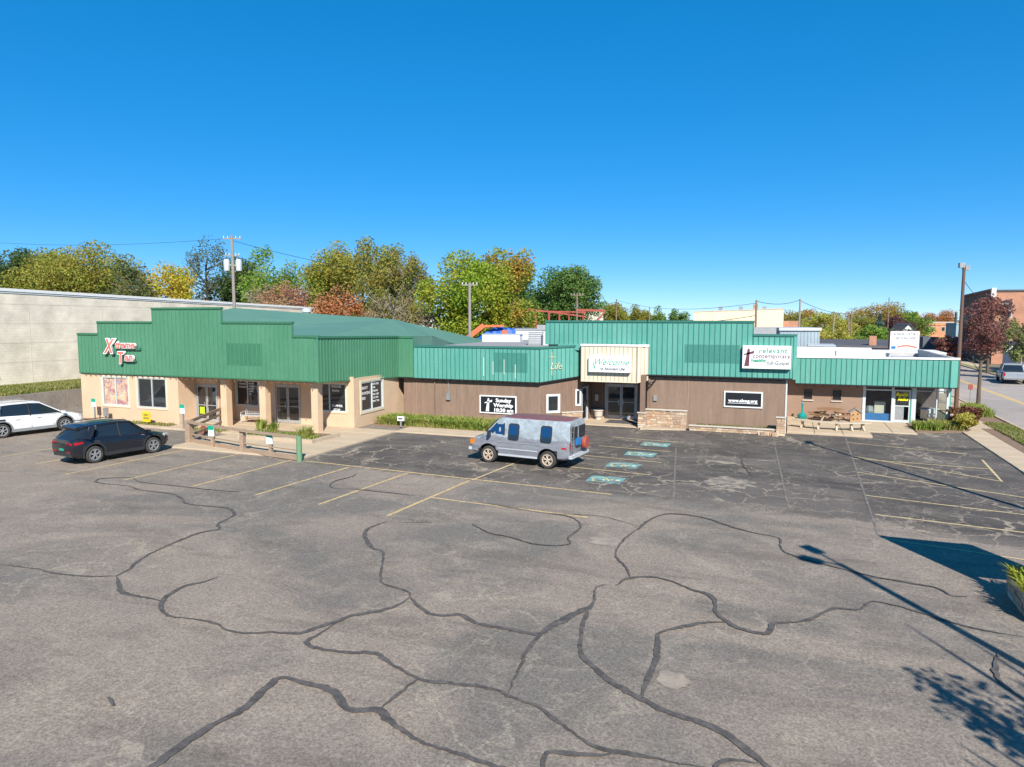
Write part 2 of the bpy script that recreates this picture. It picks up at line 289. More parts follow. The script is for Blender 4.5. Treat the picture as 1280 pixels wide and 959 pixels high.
# ---------------------------------------------------------------- mesh helpers
class MB:
    def __init__(s): s.v = []; s.f = []; s.mi = []
    def add(s, vs, fs, mi=0):
        b = len(s.v); s.v += [tuple(v) for v in vs]; s.f += [tuple(b + i for i in f) for f in fs]; s.mi += [mi] * len(fs)
    def hexa(s, p, mi=0):      # p: bottom 4 ccw, top 4 ccw
        s.add(p, [(3, 2, 1, 0), (4, 5, 6, 7), (0, 1, 5, 4), (1, 2, 6, 5), (2, 3, 7, 6), (3, 0, 4, 7)], mi)
    def box(s, x0, x1, y0, y1, z0, z1, mi=0):
        s.hexa([(x0, y0, z0), (x1, y0, z0), (x1, y1, z0), (x0, y1, z0), (x0, y0, z1), (x1, y0, z1), (x1, y1, z1), (x0, y1, z1)], mi)
    def obox(s, c, sz, rz=0, mi=0, mt=None):
        m = mt if mt is not None else Matrix.Translation(c) @ Matrix.Rotation(rz, 4, 'Z')
        x, y, z = sz[0] / 2, sz[1] / 2, sz[2] / 2
        s.hexa([m @ Vector(q) for q in ((-x, -y, -z), (x, -y, -z), (x, y, -z), (-x, y, -z), (-x, -y, z), (x, -y, z), (x, y, z), (-x, y, z))], mi)
    def bar(s, a, b, w, h, mi=0):
        a = Vector(a); b = Vector(b); d = b - a; L = d.length
        q = d.to_track_quat('X', 'Z').to_matrix().to_4x4()
        s.obox(None, (L, w, h), mi=mi, mt=Matrix.Translation((a + b) / 2) @ q)
    def poly(s, pts, mi=0): s.add(pts, [tuple(range(len(pts)))], mi)
    def prism(s, pts, z0, z1, mi=0):
        n = len(pts); s.add([(x, y, z0) for x, y in pts] + [(x, y, z1) for x, y in pts],
            [tuple(range(n - 1, -1, -1)), tuple(range(n, 2 * n))] + [(i, (i + 1) % n, n + (i + 1) % n, n + i) for i in range(n)], mi)
    def tube(s, pts, rs, n=8, cap=True, mi=0):
        if isinstance(rs, (int, float)): rs = [rs] * len(pts)
        pts = [Vector(p) for p in pts]; vs = []; k = len(pts)
        for i, p in enumerate(pts):
            d = (pts[min(i + 1, k - 1)] - pts[max(i - 1, 0)]).normalized()
            a = d.cross(Vector((0, 0, 1)) if abs(d.z) < .9 else Vector((1, 0, 0))).normalized(); b = d.cross(a)
            for j in range(n):
                t = 2 * math.pi * j / n; vs.append(p + (a * math.cos(t) + b * math.sin(t)) * rs[i])
        fs = [(i * n + j, i * n + (j + 1) % n, (i + 1) * n + (j + 1) % n, (i + 1) * n + j) for i in range(k - 1) for j in range(n)]
        if cap: fs += [tuple(range(n - 1, -1, -1)), tuple(range((k - 1) * n, k * n))]
        s.add(vs, fs, mi)
    def lathe(s, prof, n=20, axis='Z', c=(0, 0, 0), mi=0, scl=(1, 1)):
        vs = []
        for r, h in prof:
            for j in range(n):
                t = 2 * math.pi * j / n; x, y = r * math.cos(t) * scl[0], r * math.sin(t) * scl[1]
                if axis == 'Z': q = (x, y, h)
                else: q = (x, h, y)
                vs.append((c[0] + q[0], c[1] + q[1], c[2] + q[2]))
        k = len(prof)
        fs = [(i * n + j, i * n + (j + 1) % n, (i + 1) * n + (j + 1) % n, (i + 1) * n + j) for i in range(k - 1) for j in range(n)]
        if axis != 'Z': fs = [f[::-1] for f in fs]
        s.add(vs, fs, mi)
    # wall-frame box
    def wb(s, wf, a0, a1, d0, d1, z0, z1, mi=0):
        zb = z0 if isinstance(z0, tuple) else (z0, z0); zt = z1 if isinstance(z1, tuple) else (z1, z1)
        s.hexa([wf(a0, d1, zb[0]), wf(a1, d1, zb[1]), wf(a1, d0, zb[1]), wf(a0, d0, zb[0]), wf(a0, d1, zt[0]), wf(a1, d1, zt[1]), wf(a1, d0, zt[1]), wf(a0, d0, zt[0])], mi)
    def build(s, name, m, parent=None, smooth=False, kind=None, loc=None, merge=False):
        me = bpy.data.meshes.new(name); me.from_pydata(s.v, [], s.f)
        ms = m if isinstance(m, (list, tuple)) else [m]
        for q in ms: me.materials.append(M[q] if isinstance(q, str) else q)
        if len(ms) > 1: me.polygons.foreach_set('material_index', s.mi)
        if merge or smooth:
            b = bmesh.new(); b.from_mesh(me)
            if merge: bmesh.ops.remove_doubles(b, verts=b.verts, dist=1e-4)
            bmesh.ops.recalc_face_normals(b, faces=b.faces); b.to_mesh(me); b.free()
        if smooth:
            me.polygons.foreach_set('use_smooth', [True] * len(me.polygons))
            if hasattr(me, 'set_sharp_from_angle'): me.set_sharp_from_angle(angle=R(38))
        o = bpy.data.objects.new(name, me); C.objects.link(o)
        if parent: o.parent = parent
        if loc is not None: o.location = loc
        if kind: o['kind'] = kind
        return o
def WF(x, y, ux=1., uy=0.):
    L = math.hypot(ux, uy); ux /= L; uy /= L; nx, ny = uy, -ux
    return lambda a, d, z: (x + ux * a + nx * d, y + uy * a + ny * d, z)
def tag(o, label=None, cat=None, group=None, kind=None):
    if label: o['label'] = label
    if cat: o['category'] = cat
    if group: o['group'] = group
    if kind: o['kind'] = kind
    return o
def thing(name, label, cat, group=None, loc=(0, 0, 0), rz=0):
    o = bpy.data.objects.new(name, None); C.objects.link(o); o.location = loc; o.rotation_euler = (0, 0, rz); o.empty_display_size = .3
    return tag(o, label, cat, group)
def copy_tree(o, parent=None, kids=None):
    if kids is None:
        kids = {}
        for q in C.objects:
            if q.parent: kids.setdefault(q.parent, []).append(q)
    c = o.copy(); C.objects.link(c)
    if parent: c.parent = parent
    for ch in kids.get(o, []): copy_tree(ch, c, kids)
    return c
def wall(name, parent, wf, a0, a1, z0, z1, openings, m, depth=.14):
    """front skin with real openings and reveals"""
    b = MB(); A = sorted({a0, a1, *[q for o in openings for q in o[:2]]}); Z = sorted({z0, z1, *[q for o in openings for q in o[2:4]]})
    for i in range(len(A) - 1):
        for j in range(len(Z) - 1):
            ca, cz = (A[i] + A[i + 1]) / 2, (Z[j] + Z[j + 1]) / 2
            if any(o[0] < ca < o[1] and o[2] < cz < o[3] for o in openings): continue
            b.poly([wf(A[i], 0, Z[j]), wf(A[i + 1], 0, Z[j]), wf(A[i + 1], 0, Z[j + 1]), wf(A[i], 0, Z[j + 1])])
    for o in openings:
        p = [(o[0], o[2]), (o[1], o[2]), (o[1], o[3]), (o[0], o[3])]
        for k in range(4):
            (u, v), (u2, v2) = p[k], p[(k + 1) % 4]
            b.poly([wf(u, 0, v), wf(u2, 0, v2), wf(u2, -depth, v2), wf(u, -depth, v)])
    for (u, v), (u2, v2) in (((a0, z1), (a1, z1)),):
        b.poly([wf(u, 0, v), wf(u2, 0, v2), wf(u2, -depth, v2), wf(u, -depth, v)])
    return b.build(name, m, parent)
def window(parent, wf, a0, a1, z0, z1, n=2, fw=.06, fm='white_frame', gm='glass_dark', casing=.10, cm='cream_trim', hbar=None, splits=None):
    b = MB(); e = .003
    for x0, x1, y0, y1 in ((a0 - casing, a0, z0 - casing, z1 + casing), (a1, a1 + casing, z0 - casing, z1 + casing), (a0, a1, z1, z1 + casing), (a0, a1, z0 - casing, z0)):
        b.wb(wf, x0, x1, -.0, .035, y0, y1)
    w = b.build('window', cm, parent)
    f = MB()
    f.wb(wf, a0, a0 + fw, -.10, .015, z0, z1); f.wb(wf, a1 - fw, a1, -.10, .015, z0, z1)
    f.wb(wf, a0 + fw, a1 - fw, -.10, .012, z1 - fw, z1); f.wb(wf, a0 + fw, a1 - fw, -.10, .012, z0, z0 + fw)
    xs = splits if splits else [a0 + (a1 - a0) * i / n for i in range(1, n)]
    for x in xs: f.wb(wf, x - fw / 2, x + fw / 2, -.09, .008, z0 + fw, z1 - fw)
    if hbar:
        for h in hbar: f.wb(wf, a0 + fw, a1 - fw, -.085, .004, h - fw / 3, h + fw / 3)
    f.build('frame', fm, w)
    xs = [a0 + fw * .5] + list(xs) + [a1 - fw * .5]
    for i in range(len(xs) - 1):
        g = MB(); g.wb(wf, xs[i] + fw * .4, xs[i + 1] - fw * .4, -.065, -.055, z0 + fw * .8, z1 - fw * .8); g.build('pane', gm, w)
    return w
def door(parent, wf, a0, a1, z0, z1, n=2, fw=.09, fm='aluminium', gm='glass_dark', midbar=1.0, sill=.2, transom=0):
    b = MB(); b.wb(wf, a0, a0 + fw, -.12, .03, z0, z1); b.wb(wf, a1 - fw, a1, -.12, .03, z0, z1); b.wb(wf, a0 + fw, a1 - fw, -.12, .028, z1 - fw, z1)
    top = z1 - fw
    if transom: b.wb(wf, a0 + fw, a1 - fw, -.12, .026, z1 - transom, z1 - transom + fw * .7); top = z1 - transom
    d = b.build('door_frame', fm, parent)
    w = (a1 - a0 - 2 * fw) / n
    for i in range(n):
        l, r = a0 + fw + i * w + .01, a0 + fw + (i + 1) * w - .01
        s = MB(); s.wb(wf, l, l + .07, -.08, -.02, z0 + .02, top); s.wb(wf, r - .07, r, -.08, -.02, z0 + .02, top)
        s.wb(wf, l + .07, r - .07, -.08, -.022, z0 + .02, z0 + sill); s.wb(wf, l + .07, r - .07, -.08, -.022, top - .08, top)
        if midbar: s.wb(wf, l + .07, r - .07, -.06, .01, z0 + midbar - .02, z0 + midbar + .02)
        s.build('door_leaf', fm, d)
        g = MB(); g.wb(wf, l + .06, r - .06, -.055, -.045, z0 + sill - .01, top - .06); g.build('pane', gm, d)
        h = MB(); hx = r - .12 if i == 0 else l + .12
        h.wb(wf, hx - .015, hx + .015, -.02, .05, z0 + .9, z0 + 1.2); h.build('handle', 'chrome', d)
    if transom:
        g = MB(); g.wb(wf, a0 + fw, a1 - fw, -.055, -.045, z1 - transom + .05, z1 - fw); g.build('pane', gm, d)
    return d
def siding(parent, wf, segs, d0, d1, m, seam, sp=.28, rw=.03, rd=.025, cap=True, capm=None, trimb='black_trim', trimh=.07, ret=None):
    """segs: (a0,a1,zb0,zb1,zt0,zt1)"""
    p = MB(); r = MB(); c = MB(); t = MB()
    for a0, a1, b0, b1, t0, t1 in segs:
        p.wb(wf, a0, a1, d0, d1, (b0, b1), (t0, t1))
        n = max(1, round((a1 - a0) / sp))
        for i in range(n + 1):
            if i == n and (a0, a1) != segs[-1][:2]: pass
            a = a0 + (a1 - a0) * i / n; a = min(max(a, a0 + rw / 2), a1 - rw / 2); q = (a - a0) / (a1 - a0)
            zb = b0 + (b1 - b0) * q; zt = t0 + (t1 - t0) * q
            r.wb(wf, a - rw / 2, a + rw / 2, d1, d1 + rd, zb + .004, zt - .09)
        if cap: c.wb(wf, a0 - .02, a1 + .02, d0 - .05, d1 + rd + .03, (t0 - .1, t1 - .1), (t0 + .012, t1 + .012))
        if trimb: t.wb(wf, a0, a1, d0, d1 + rd + .01, (b0 - trimh, b1 - trimh), (b0 - .003, b1 - .003))
    o = p.build('siding_panel', m, parent); r.build('siding_rib', seam, o, kind='stuff')
    if cap: c.build('parapet_cap', capm or seam, parent)
    if trimb: t.build('drip_edge', trimb, parent)
    return o
_fonts = {}
def text(name, body, size, loc, rot, m, parent, ext=.004, off=0., shear=0., align='LEFT', sx=1., space=1., tag_=None, lean=0):
    cu = bpy.data.curves.new('t', 'FONT'); cu.body = body; cu.size = size; cu.extrude = ext; cu.offset = off; cu.shear = shear; cu.align_x = align
    cu.resolution_u = 2; cu.space_character = space
    o = bpy.data.objects.new('t', cu); C.objects.link(o)
    me = bpy.data.meshes.new_from_object(o.evaluated_get(bpy.context.evaluated_depsgraph_get())); bpy.data.objects.remove(o)
    me.transform(Matrix.Rotation(lean, 4, 'Z') @ Matrix.Diagonal((sx, 1, 1, 1)))
    me.materials.clear(); me.materials.append(M[m]); me.name = name
    o = bpy.data.objects.new(name, me); C.objects.link(o); o.location = loc; o.rotation_euler = rot
    if parent: o.parent = parent
    return o
FY = (R(90), 0, 0); FX = (R(90), 0, R(90))

# ---------------------------------------------------------------- the setting: ground, lot, road, walks
def sheet(name, pts, z, m, parent=None, kind='structure', div=0):
    b = MB(); b.poly([(x, y, z) for x, y in pts]); return b.build(name, m, parent, kind=kind)
sheet('ground', [(-1500, -300), (1500, -300), (1500, 2000), (-1500, 2000)], -.03, 'ground')
lot = sheet('parking_lot', [(-46.1, -12), (8.9, -12), (8.9, 33), (9.05, 42), (9.6, 48), (6.6, 47.2), (.3, 47.2), (-46.1, 40)], -.008, 'asphalt_lot')
sheet('back_yard_pavement', [(-46.1, 40.02), (-40.2, 40.02), (-40.2, 90), (-10, 120), (12, 110), (12.3, 62), (9, 62), (8.9, 60), (-40, 60), (-46.1, 90)], -.012, 'road')
rr = random.Random(3)
_st = [0]
def stripe(p, q, w=.11, m='stripe', z=.0):
    _st[0] += 1; z = -.004 + .0002 * _st[0]
    a = Vector((*p, 0)); b = Vector((*q, 0)); d = (b - a).normalized(); s = Vector((-d.y, d.x, 0)) * w / 2
    mb = MB(); n = 6; L = []
    for i in range(n + 1):
        c = a.lerp(b, i / n); k = 1 + rr.uniform(-.12, .12); L.append((c + s * k, c - s * k))
    for i in range(n): mb.poly([(*L[i][1][:2], z), (*L[i + 1][1][:2], z), (*L[i + 1][0][:2], z), (*L[i][0][:2], z)])
    return mb.build('parking_stripe', m, lot)
for p, q in [((-23.55, 19.6), (-23.2, 25.4)), ((-20.3, 19.7), (-20.05, 25.2)), ((-17.25, 19.5), (-16.86, 24.7)), ((-14.4, 19.3), (-14.03, 24.6)),
             ((-11.55, 18.9), (-11.17, 24.3)), ((-11.3, 21.47), (-5.6, 21.05)), ((-26.6, 19.4), (-26.3, 25.2)), ((-19.35, 25.12), (-5.6, 24.16))]: stripe(p, q)
for p, q in [((-29.6, 20.4), (-29.4, 25.6)), ((-32.6, 21), (-32.4, 26.5)), ((2.7, 27.25), (7.8, 26.2)), ((2.75, 24.66), (8.0, 23.9)), ((2.7, 22.0), (8.0, 20.9)), ((2.74, 31.31), (7.8, 28.9)), ((2.7, 35.06), (7.7, 31.5)),
             ((2.82, 34.3), (7.86, 33.9)), ((2.85, 38.67), (7.8, 37.3)), ((-11.1, 24.4), (-10.6, 29.2)), ((7.75, 31.4), (8.1, 36))]: stripe(p, q, .09, 'stripe_pale')
for p, q in [((-4.81, 34.06), (-3.46, 24.17)), ((2.95, 40), (2.6, 22.3)), ((-.4, 36), (.2, 24.5))]: stripe(p, q, .07, 'mark_faint')
for y in (28.0, 30.6, 33.2, 35.9): stripe((-8.4, y + .1), (-4.9, y - .25), .09, 'stripe_pale')
def handicap(x, y, m1='mark_blue', m2='mark_yellow'):
    b = MB(); b.poly([(x - .68, y - .5, 0), (x + .66, y - .54, 0), (x + .7, y + .5, 0), (x - .66, y + .52, 0)])
    o = b.build('accessible_parking_panel', m1, lot); g = MB(); z = .004
    def ln(pts, w=.10):
        for a, c in zip(pts[:-1], pts[1:]):
            a = Vector((x + a[1] * 1.0, y - a[0] * .8, z)); c = Vector((x + c[1] * 1.0, y - c[0] * .8, z)); d = (c - a).normalized() * w * .2; s = Vector((-d.y, d.x, 0)).normalized() * w / 2
            g.poly([a - d - s, c + d - s, c + d + s, a - d + s])
    ln([(0, .28), (0, -.05), (.28, -.05), (.38, -.4), (.5, -.4)]); ln([(0, .14), (.24, .14)], .08)
    ln([(.32 * math.cos(t / 10 * math.pi * 1.35 + 2.4) + .02, .32 * math.sin(t / 10 * math.pi * 1.35 + 2.4) - .2) for t in range(11)], .07)
    g.lathe([(.0, z + .0), (.1, z)], 10, c=(x + .46, y, 0)); g.build('wheelchair_symbol', m2, o)
handicap(-6.35, 26.35); handicap(-6.3, 29.2); handicap(-6.1, 31.95); handicap(-5.9, 34.65)
# sealed cracks, traced as they run over the lot, each a thin raised band of tar
SEAMS = [
(0.045,[(-18.31,11.55),(-17.94,11.6),(-17.19,11.68),(-16.41,11.63),(-15.51,11.78),(-14.91,12.04)]),
(0.06,[(-14.86,12.0),(-14.26,11.61),(-13.98,11.38),(-13.53,11.3),(-12.88,11.31),(-12.6,11.27)]),
(0.05,[(-14.86,12.0),(-15.02,12.53),(-15.22,12.82),(-15.51,13.63),(-15.64,14.55),(-15.67,15.44),(-15.42,15.92),(-15.84,16.32),(-16.09,17.26),(-16.79,17.79),(-17.27,17.82),(-18.5,17.77),(-19.19,18.18),(-20.09,18.6),(-21.64,18.63),(-22.57,18.92),(-23.94,18.87),(-24.43,19.1),(-24.51,19.51),(-23.55,20.03)]),
(0.035,[(-23.55,20.03),(-22.7,19.56),(-20.91,19.57),(-19.21,19.57),(-18.06,19.7)]),
(0.055,[(-12.57,12.89),(-12.63,12.51),(-12.83,12.16),(-12.79,11.66),(-12.58,11.26),(-12.18,10.89),(-11.76,10.75),(-11.09,10.84),(-10.64,10.81),(-10.33,10.69),(-9.89,10.65),(-9.32,10.9),(-8.78,11.07),(-8.63,11.38),(-8.43,11.77),(-8.29,12.14),(-7.83,12.64),(-7.67,13.04),(-7.67,13.48)]),
(0.06,[(-7.67,13.48),(-7.91,13.73),(-8.61,13.93),(-8.96,14.35),(-9.8,15.84),(-10.29,16.07),(-11.1,16.97),(-11.35,17.63),(-11.23,18.34)]),
(0.055,[(-7.67,13.48),(-7.25,13.09),(-6.71,12.79),(-6.2,12.99),(-5.74,12.77),(-4.93,12.72),(-4.36,12.75),(-4.23,13.4),(-3.77,14.51)]),
(0.05,[(-8.39,11.72),(-8.39,11.19),(-8.43,10.8),(-8.1,10.66),(-7.5,10.7),(-6.96,10.87),(-6.55,10.68),(-6.09,10.46),(-5.82,10.39),(-5.62,10.31),(-5.06,10.42),(-4.43,10.49),(-4.01,10.35),(-3.57,10.27),(-3.22,10.03),(-2.83,9.78),(-2.46,9.55),(-2.21,9.52),(-1.7,9.57),(-1.21,9.59),(-0.89,9.64)]),
(0.065,[(-3.76,15.73),(-3.93,15.48),(-3.77,14.68),(-3.74,13.9),(-3.58,12.96),(-3.38,12.24),(-3.07,11.87),(-2.69,11.49),(-2.28,11.22),(-1.98,11.05),(-1.5,10.82),(-1.07,10.75),(-0.69,10.56),(-0.4,10.3),(-0.06,9.96),(0.25,9.7)]),
(0.06,[(-3.75,14.45),(-4.03,13.58),(-4.32,12.77),(-4.33,11.87),(-4.24,11.33),(-4.18,10.77),(-4.08,10.33)]),
(0.05,[(-5.76,10.37),(-5.79,9.93),(-5.84,9.51),(-5.83,9.24)]),
(0.07,[(-7.98,6.33),(-7.99,6.88),(-8.02,7.29),(-8.0,7.72),(-7.99,8.03),(-7.89,8.34),(-7.9,8.71),(-7.97,9.09),(-8.01,9.43),(-7.92,9.53),(-7.58,9.52),(-7.08,9.5),(-6.77,9.41),(-6.44,9.15),(-6.21,9.09),(-5.86,9.23),(-5.52,9.03),(-5.18,8.87),(-4.76,8.71),(-4.29,8.69),(-3.82,8.62),(-3.57,8.6),(-3.01,8.52)]),
(0.055,[(-2.02,11.06),(-2.05,11.59),(-2.04,12.51),(-2.15,13.33),(-2.13,13.71),(-1.69,14.18),(-1.4,14.43),(-0.99,14.63)]),
(0.055,[(-3.53,15.77),(-3.36,16.32),(-2.85,16.63),(-2.35,16.49),(-1.85,16.16),(-1.43,15.94),(-1.26,15.42),(-1.24,15.09),(-0.95,14.63),(-0.62,14.39),(-0.17,14.38),(-0.09,14.9),(0.27,15.1),(0.58,15.36),(0.9,15.87),(1.15,16.19),(1.62,16.31),(1.91,16.88),(2.51,16.77),(3.05,16.43),(3.51,16.19),(3.96,16.07),(4.49,16.05)]),
(0.045,[(-3.33,16.39),(-3.56,17.03),(-3.94,17.67),(-4.09,18.3),(-4.08,19.42),(-3.9,20.52),(-3.77,21.46),(-3.3,22.36),(-2.25,22.29),(-1.48,21.67),(-0.78,21.22),(-0.07,20.97),(-0.01,20.24),(0.14,19.7),(0.67,19.3),(1.74,18.73),(2.24,18.55),(2.89,18.39),(3.37,18.31),(3.61,17.9),(3.94,17.98)]),
(0.06,[(-2.86,8.58),(-3.03,9.07),(-2.9,9.21),(-2.4,9.32),(-2.04,9.51)]),
(0.06,[(-0.73,9.4),(-0.73,9.7),(-0.64,9.86),(-0.38,9.96),(-0.17,9.99)]),
(0.03,[(-9.16,21.39),(-7.34,21.05),(-6.79,21.01),(-6.07,20.81),(-5.58,20.08),(-5.55,19.45),(-5.61,18.83),(-5.4,18.33),(-5.71,18.03),(-6.37,17.96),(-7.08,18.26),(-7.9,18.46),(-8.7,19.09)]),
(0.03,[(-6.79,21.01),(-5.43,21.29),(-4.75,21.08),(-4.05,20.68),(-3.84,20.54)]),
(0.03,[(-11.92,21.47),(-14.23,21.5),(-15.35,21.39),(-15.85,22.22),(-15.72,23.22),(-15.85,23.7)]),
(0.06,[(3.82,15.03),(3.65,14.47),(3.58,13.99),(3.64,13.66),(3.78,13.31)]),
(0.03,[(-1.14,29.02),(-1.54,30.89),(-1.75,33.13),(-1.36,33.79)]),
(0.02,[(-10.85,18.4),(-9.83,18.79)]),
(0.04,[(-10.17,7.95),(-9.88,7.82)]),
(0.025,[(3.37,18.31),(2.74,18.47),(1.72,18.49)]),
]
_sn = [0]
def seam(w, pts):
    _sn[0] += 1; zs = .004 + .0007 * _sn[0]
    P = [Vector((*p, 0)) for p in pts]; Q = [P[0]]
    for i in range(len(P) - 1):
        a, b = P[i], P[i + 1]; a0 = P[max(i - 1, 0)]; b1 = P[min(i + 2, len(P) - 1)]; k = max(2, int((b - a).length / .09))
        for j in range(1, k + 1):
            t = j / k; q = .5 * ((2 * a) + (b - a0) * t + (2 * a0 - 5 * a + 4 * b - b1) * t * t + (-a0 + 3 * a - 3 * b + b1) * t ** 3)
            Q.append(q + Vector((rr.uniform(-.018, .018), rr.uniform(-.018, .018), 0)))
    b = MB(); vs = []; wl_ = w; n = len(Q)
    for i, q in enumerate(Q):
        d = (Q[min(i + 1, n - 1)] - Q[max(i - 1, 0)]).normalized(); s = Vector((-d.y, d.x, 0))
        wl_ = min(max(wl_ * rr.uniform(.74, 1.32), w * .5), w * 1.35); k = wl_ * min(1, .2 + min(i, n - 1 - i) * .1) if n > 6 else wl_
        vs += [(*(q + s * k)[:2], zs), (*(q - s * k)[:2], zs)]
    b.add(vs, [(2 * i + 1, 2 * i + 3, 2 * i + 2, 2 * i) for i in range(n - 1)]); b.build('tar_seam', 'tar', lot)
for w, pts in SEAMS: seam(w * .84 if len(pts) > 2 else .02, pts)
def patch(x, y, rx, ry, m='mark_faint', name='pale_patch'):
    b = MB(); n = 22; b.poly([(x + rx * (1 + rr.uniform(-.22, .22)) * math.cos(t * 2 * math.pi / n), y + ry * (1 + rr.uniform(-.22, .22)) * math.sin(t * 2 * math.pi / n), .002) for t in range(n)]); b.build(name, m, lot)
MATS.pop('x', None)
M['patch_sand'] = worn('patch_sand', (.33, .27, .205), (.235, .192, .152), .40, .60, 3.5)
M['patch_dark'] = worn('patch_dark', (.33, .27, .20), (.115, .10, .086), .42, .58, 3.0)
patch(-1.9, 27.5, .9, 1.0, 'patch_dark'); patch(-1.65, 11.9, .28, .3, 'patch_sand')
patch(7.2, 22.9, .5, .6, 'patch_sand'); patch(-4.5, 18.9, .5, .4, 'patch_sand')

def slabs(parent, x0, x1, y0, y1, dx, dy, zt, m='concrete', th=.14, skip=None, name='slab'):
    nx = max(1, round((x1 - x0) / dx)); ny = max(1, round((y1 - y0) / dy)); cache = {}
    for i in range(nx):
        for j in range(ny):
            cx = x0 + (i + .5) * (x1 - x0) / nx; cy = y0 + (j + .5) * (y1 - y0) / ny
            if skip and skip(cx, cy): continue
            if 'm' not in cache:
                hx = (x1 - x0) / nx / 2 - .012; hy = (y1 - y0) / ny / 2 - .012; b = MB(); e = .012
                b.hexa([(-hx, -hy, -th), (hx, -hy, -th), (hx, hy, -th), (-hx, hy, -th), (-hx, -hy, -e), (hx, -hy, -e), (hx, hy, -e), (-hx, hy, -e)])
                b.add([(-hx, -hy, -e), (hx, -hy, -e), (hx, hy, -e), (-hx, hy, -e), (-hx + e, -hy + e, 0), (hx - e, -hy + e, 0), (hx - e, hy - e, 0), (-hx + e, hy - e, 0)], [(4, 5, 6, 7), (0, 1, 5, 4), (1, 2, 6, 5), (2, 3, 7, 6), (3, 0, 4, 7)])
                cache['m'] = b.build(name, m, parent); cache['m'].location = (cx, cy, zt + rr.uniform(-.004, .004)); continue
            o = cache['m'].copy(); C.objects.link(o); o.location = (cx, cy, zt + rr.uniform(-.004, .004))
def struct(name, m='mortar', boxes=()):
    b = MB()
    for q in boxes: b.box(*q)
    return b.build(name, m, kind='structure')
walk = struct('walkway', 'curb', [(-27.5, -19.75, 25.35, 29.55, -.05, .03), (-32.55, -19.75, 29.55, 33.6, -.05, .03), (-19.75, -13.6, 33.3, 35.0, -.05, .03)])
slabs(walk, -27.5, -19.75, 25.35, 29.55, 1.55, 1.4, .06); slabs(walk, -32.55, -19.75, 29.55, 33.5, 1.6, 1.32, .06, skip=lambda x, y: -26 < x < -21.9 and y < 30.6)
slabs(walk, -19.75, -13.6, 33.3, 35.0, 1.5, .85, .06)
pw = struct('church_entry_pad', 'curb', [(-11.4, -7.5, 39.6, 42.5, -.05, .0)]); slabs(pw, -11.4, -7.5, 39.6, 42.5, 1.3, 1.45, .03)
b = MB(); b.prism([(-7.5, 39.0), (-5.1, 39.6), (-5.1, 39.85), (-7.7, 39.85)], -.02, .07); b.build('entry_curb', 'curb', pw)
pt = struct('patio', 'curb', [(.1, 4.25, 40.6, 46.75, -.05, .06), (4.25, 6.6, 42.6, 46.75, -.05, .02)])
slabs(pt, .1, 4.25, 40.6, 46.75, 1.4, 1.55, .12); slabs(pt, 4.25, 6.6, 42.6, 46.75, 1.2, 1.4, .05)
sw = struct('sidewalk', 'curb', [(8.95, 10.2, 4, 46, -.05, .02), (9.6, 12.1, 46, 110, -.05, .02)])
slabs(sw, 8.95, 10.2, 16, 46, 1.25, 1.5, .05); slabs(sw, 9.6, 10.9, 46, 85, 1.3, 1.5, .05); slabs(sw, 10.9, 12.1, 57, 85, 1.2, 1.5, .05)
rd = sheet('road', [(12.3, -20), (21, -20), (21, 420), (12.3, 420)], -.014, 'road')
b = MB(); b.poly([(15.85, -20, -.010), (15.97, -20, -.010), (15.97, 420, -.010), (15.85, 420, -.010)]); b.poly([(16.1, -20, -.010), (16.22, -20, -.010), (16.22, 420, -.010), (16.1, 420, -.010)]); b.build('centre_line', 'road_yellow', rd)
for x in (12.12, 21.0):
    b = MB(); b.box(x, x + .18, -20, 300, -.05, .11); b.build('kerb', 'curb', kind='structure')
struct('far_sidewalk', 'concrete', [(21.9, 23.4, 20, 250, -.05, .08)]); struct('far_verge', 'grass_mat', [(21.18, 21.9, 20, 250, -.05, .09)])
struct('verge_soil', 'mulch', [(10.2, 12.12, 10, 57, -.05, .045)])
b = MB(); b.prism([(10.75, 34), (12.0, 34), (12.0, 48.6), (10.9, 47.2)], 0, .07); b.build('verge_lawn', 'grass_green', kind='structure')
b = MB(); b.hexa([(-46.2, 12, -.05), (-46.15, 90, -.05), (-56, 90, -.05), (-56, 12, -.05)][::-1] + [(-46.2, 12, 1.22), (-46.15, 90, 1.22), (-56, 90, 1.5), (-56, 12, 1.5)][::-1]); b.build('grass_bank', 'grass_mat', kind='structure')

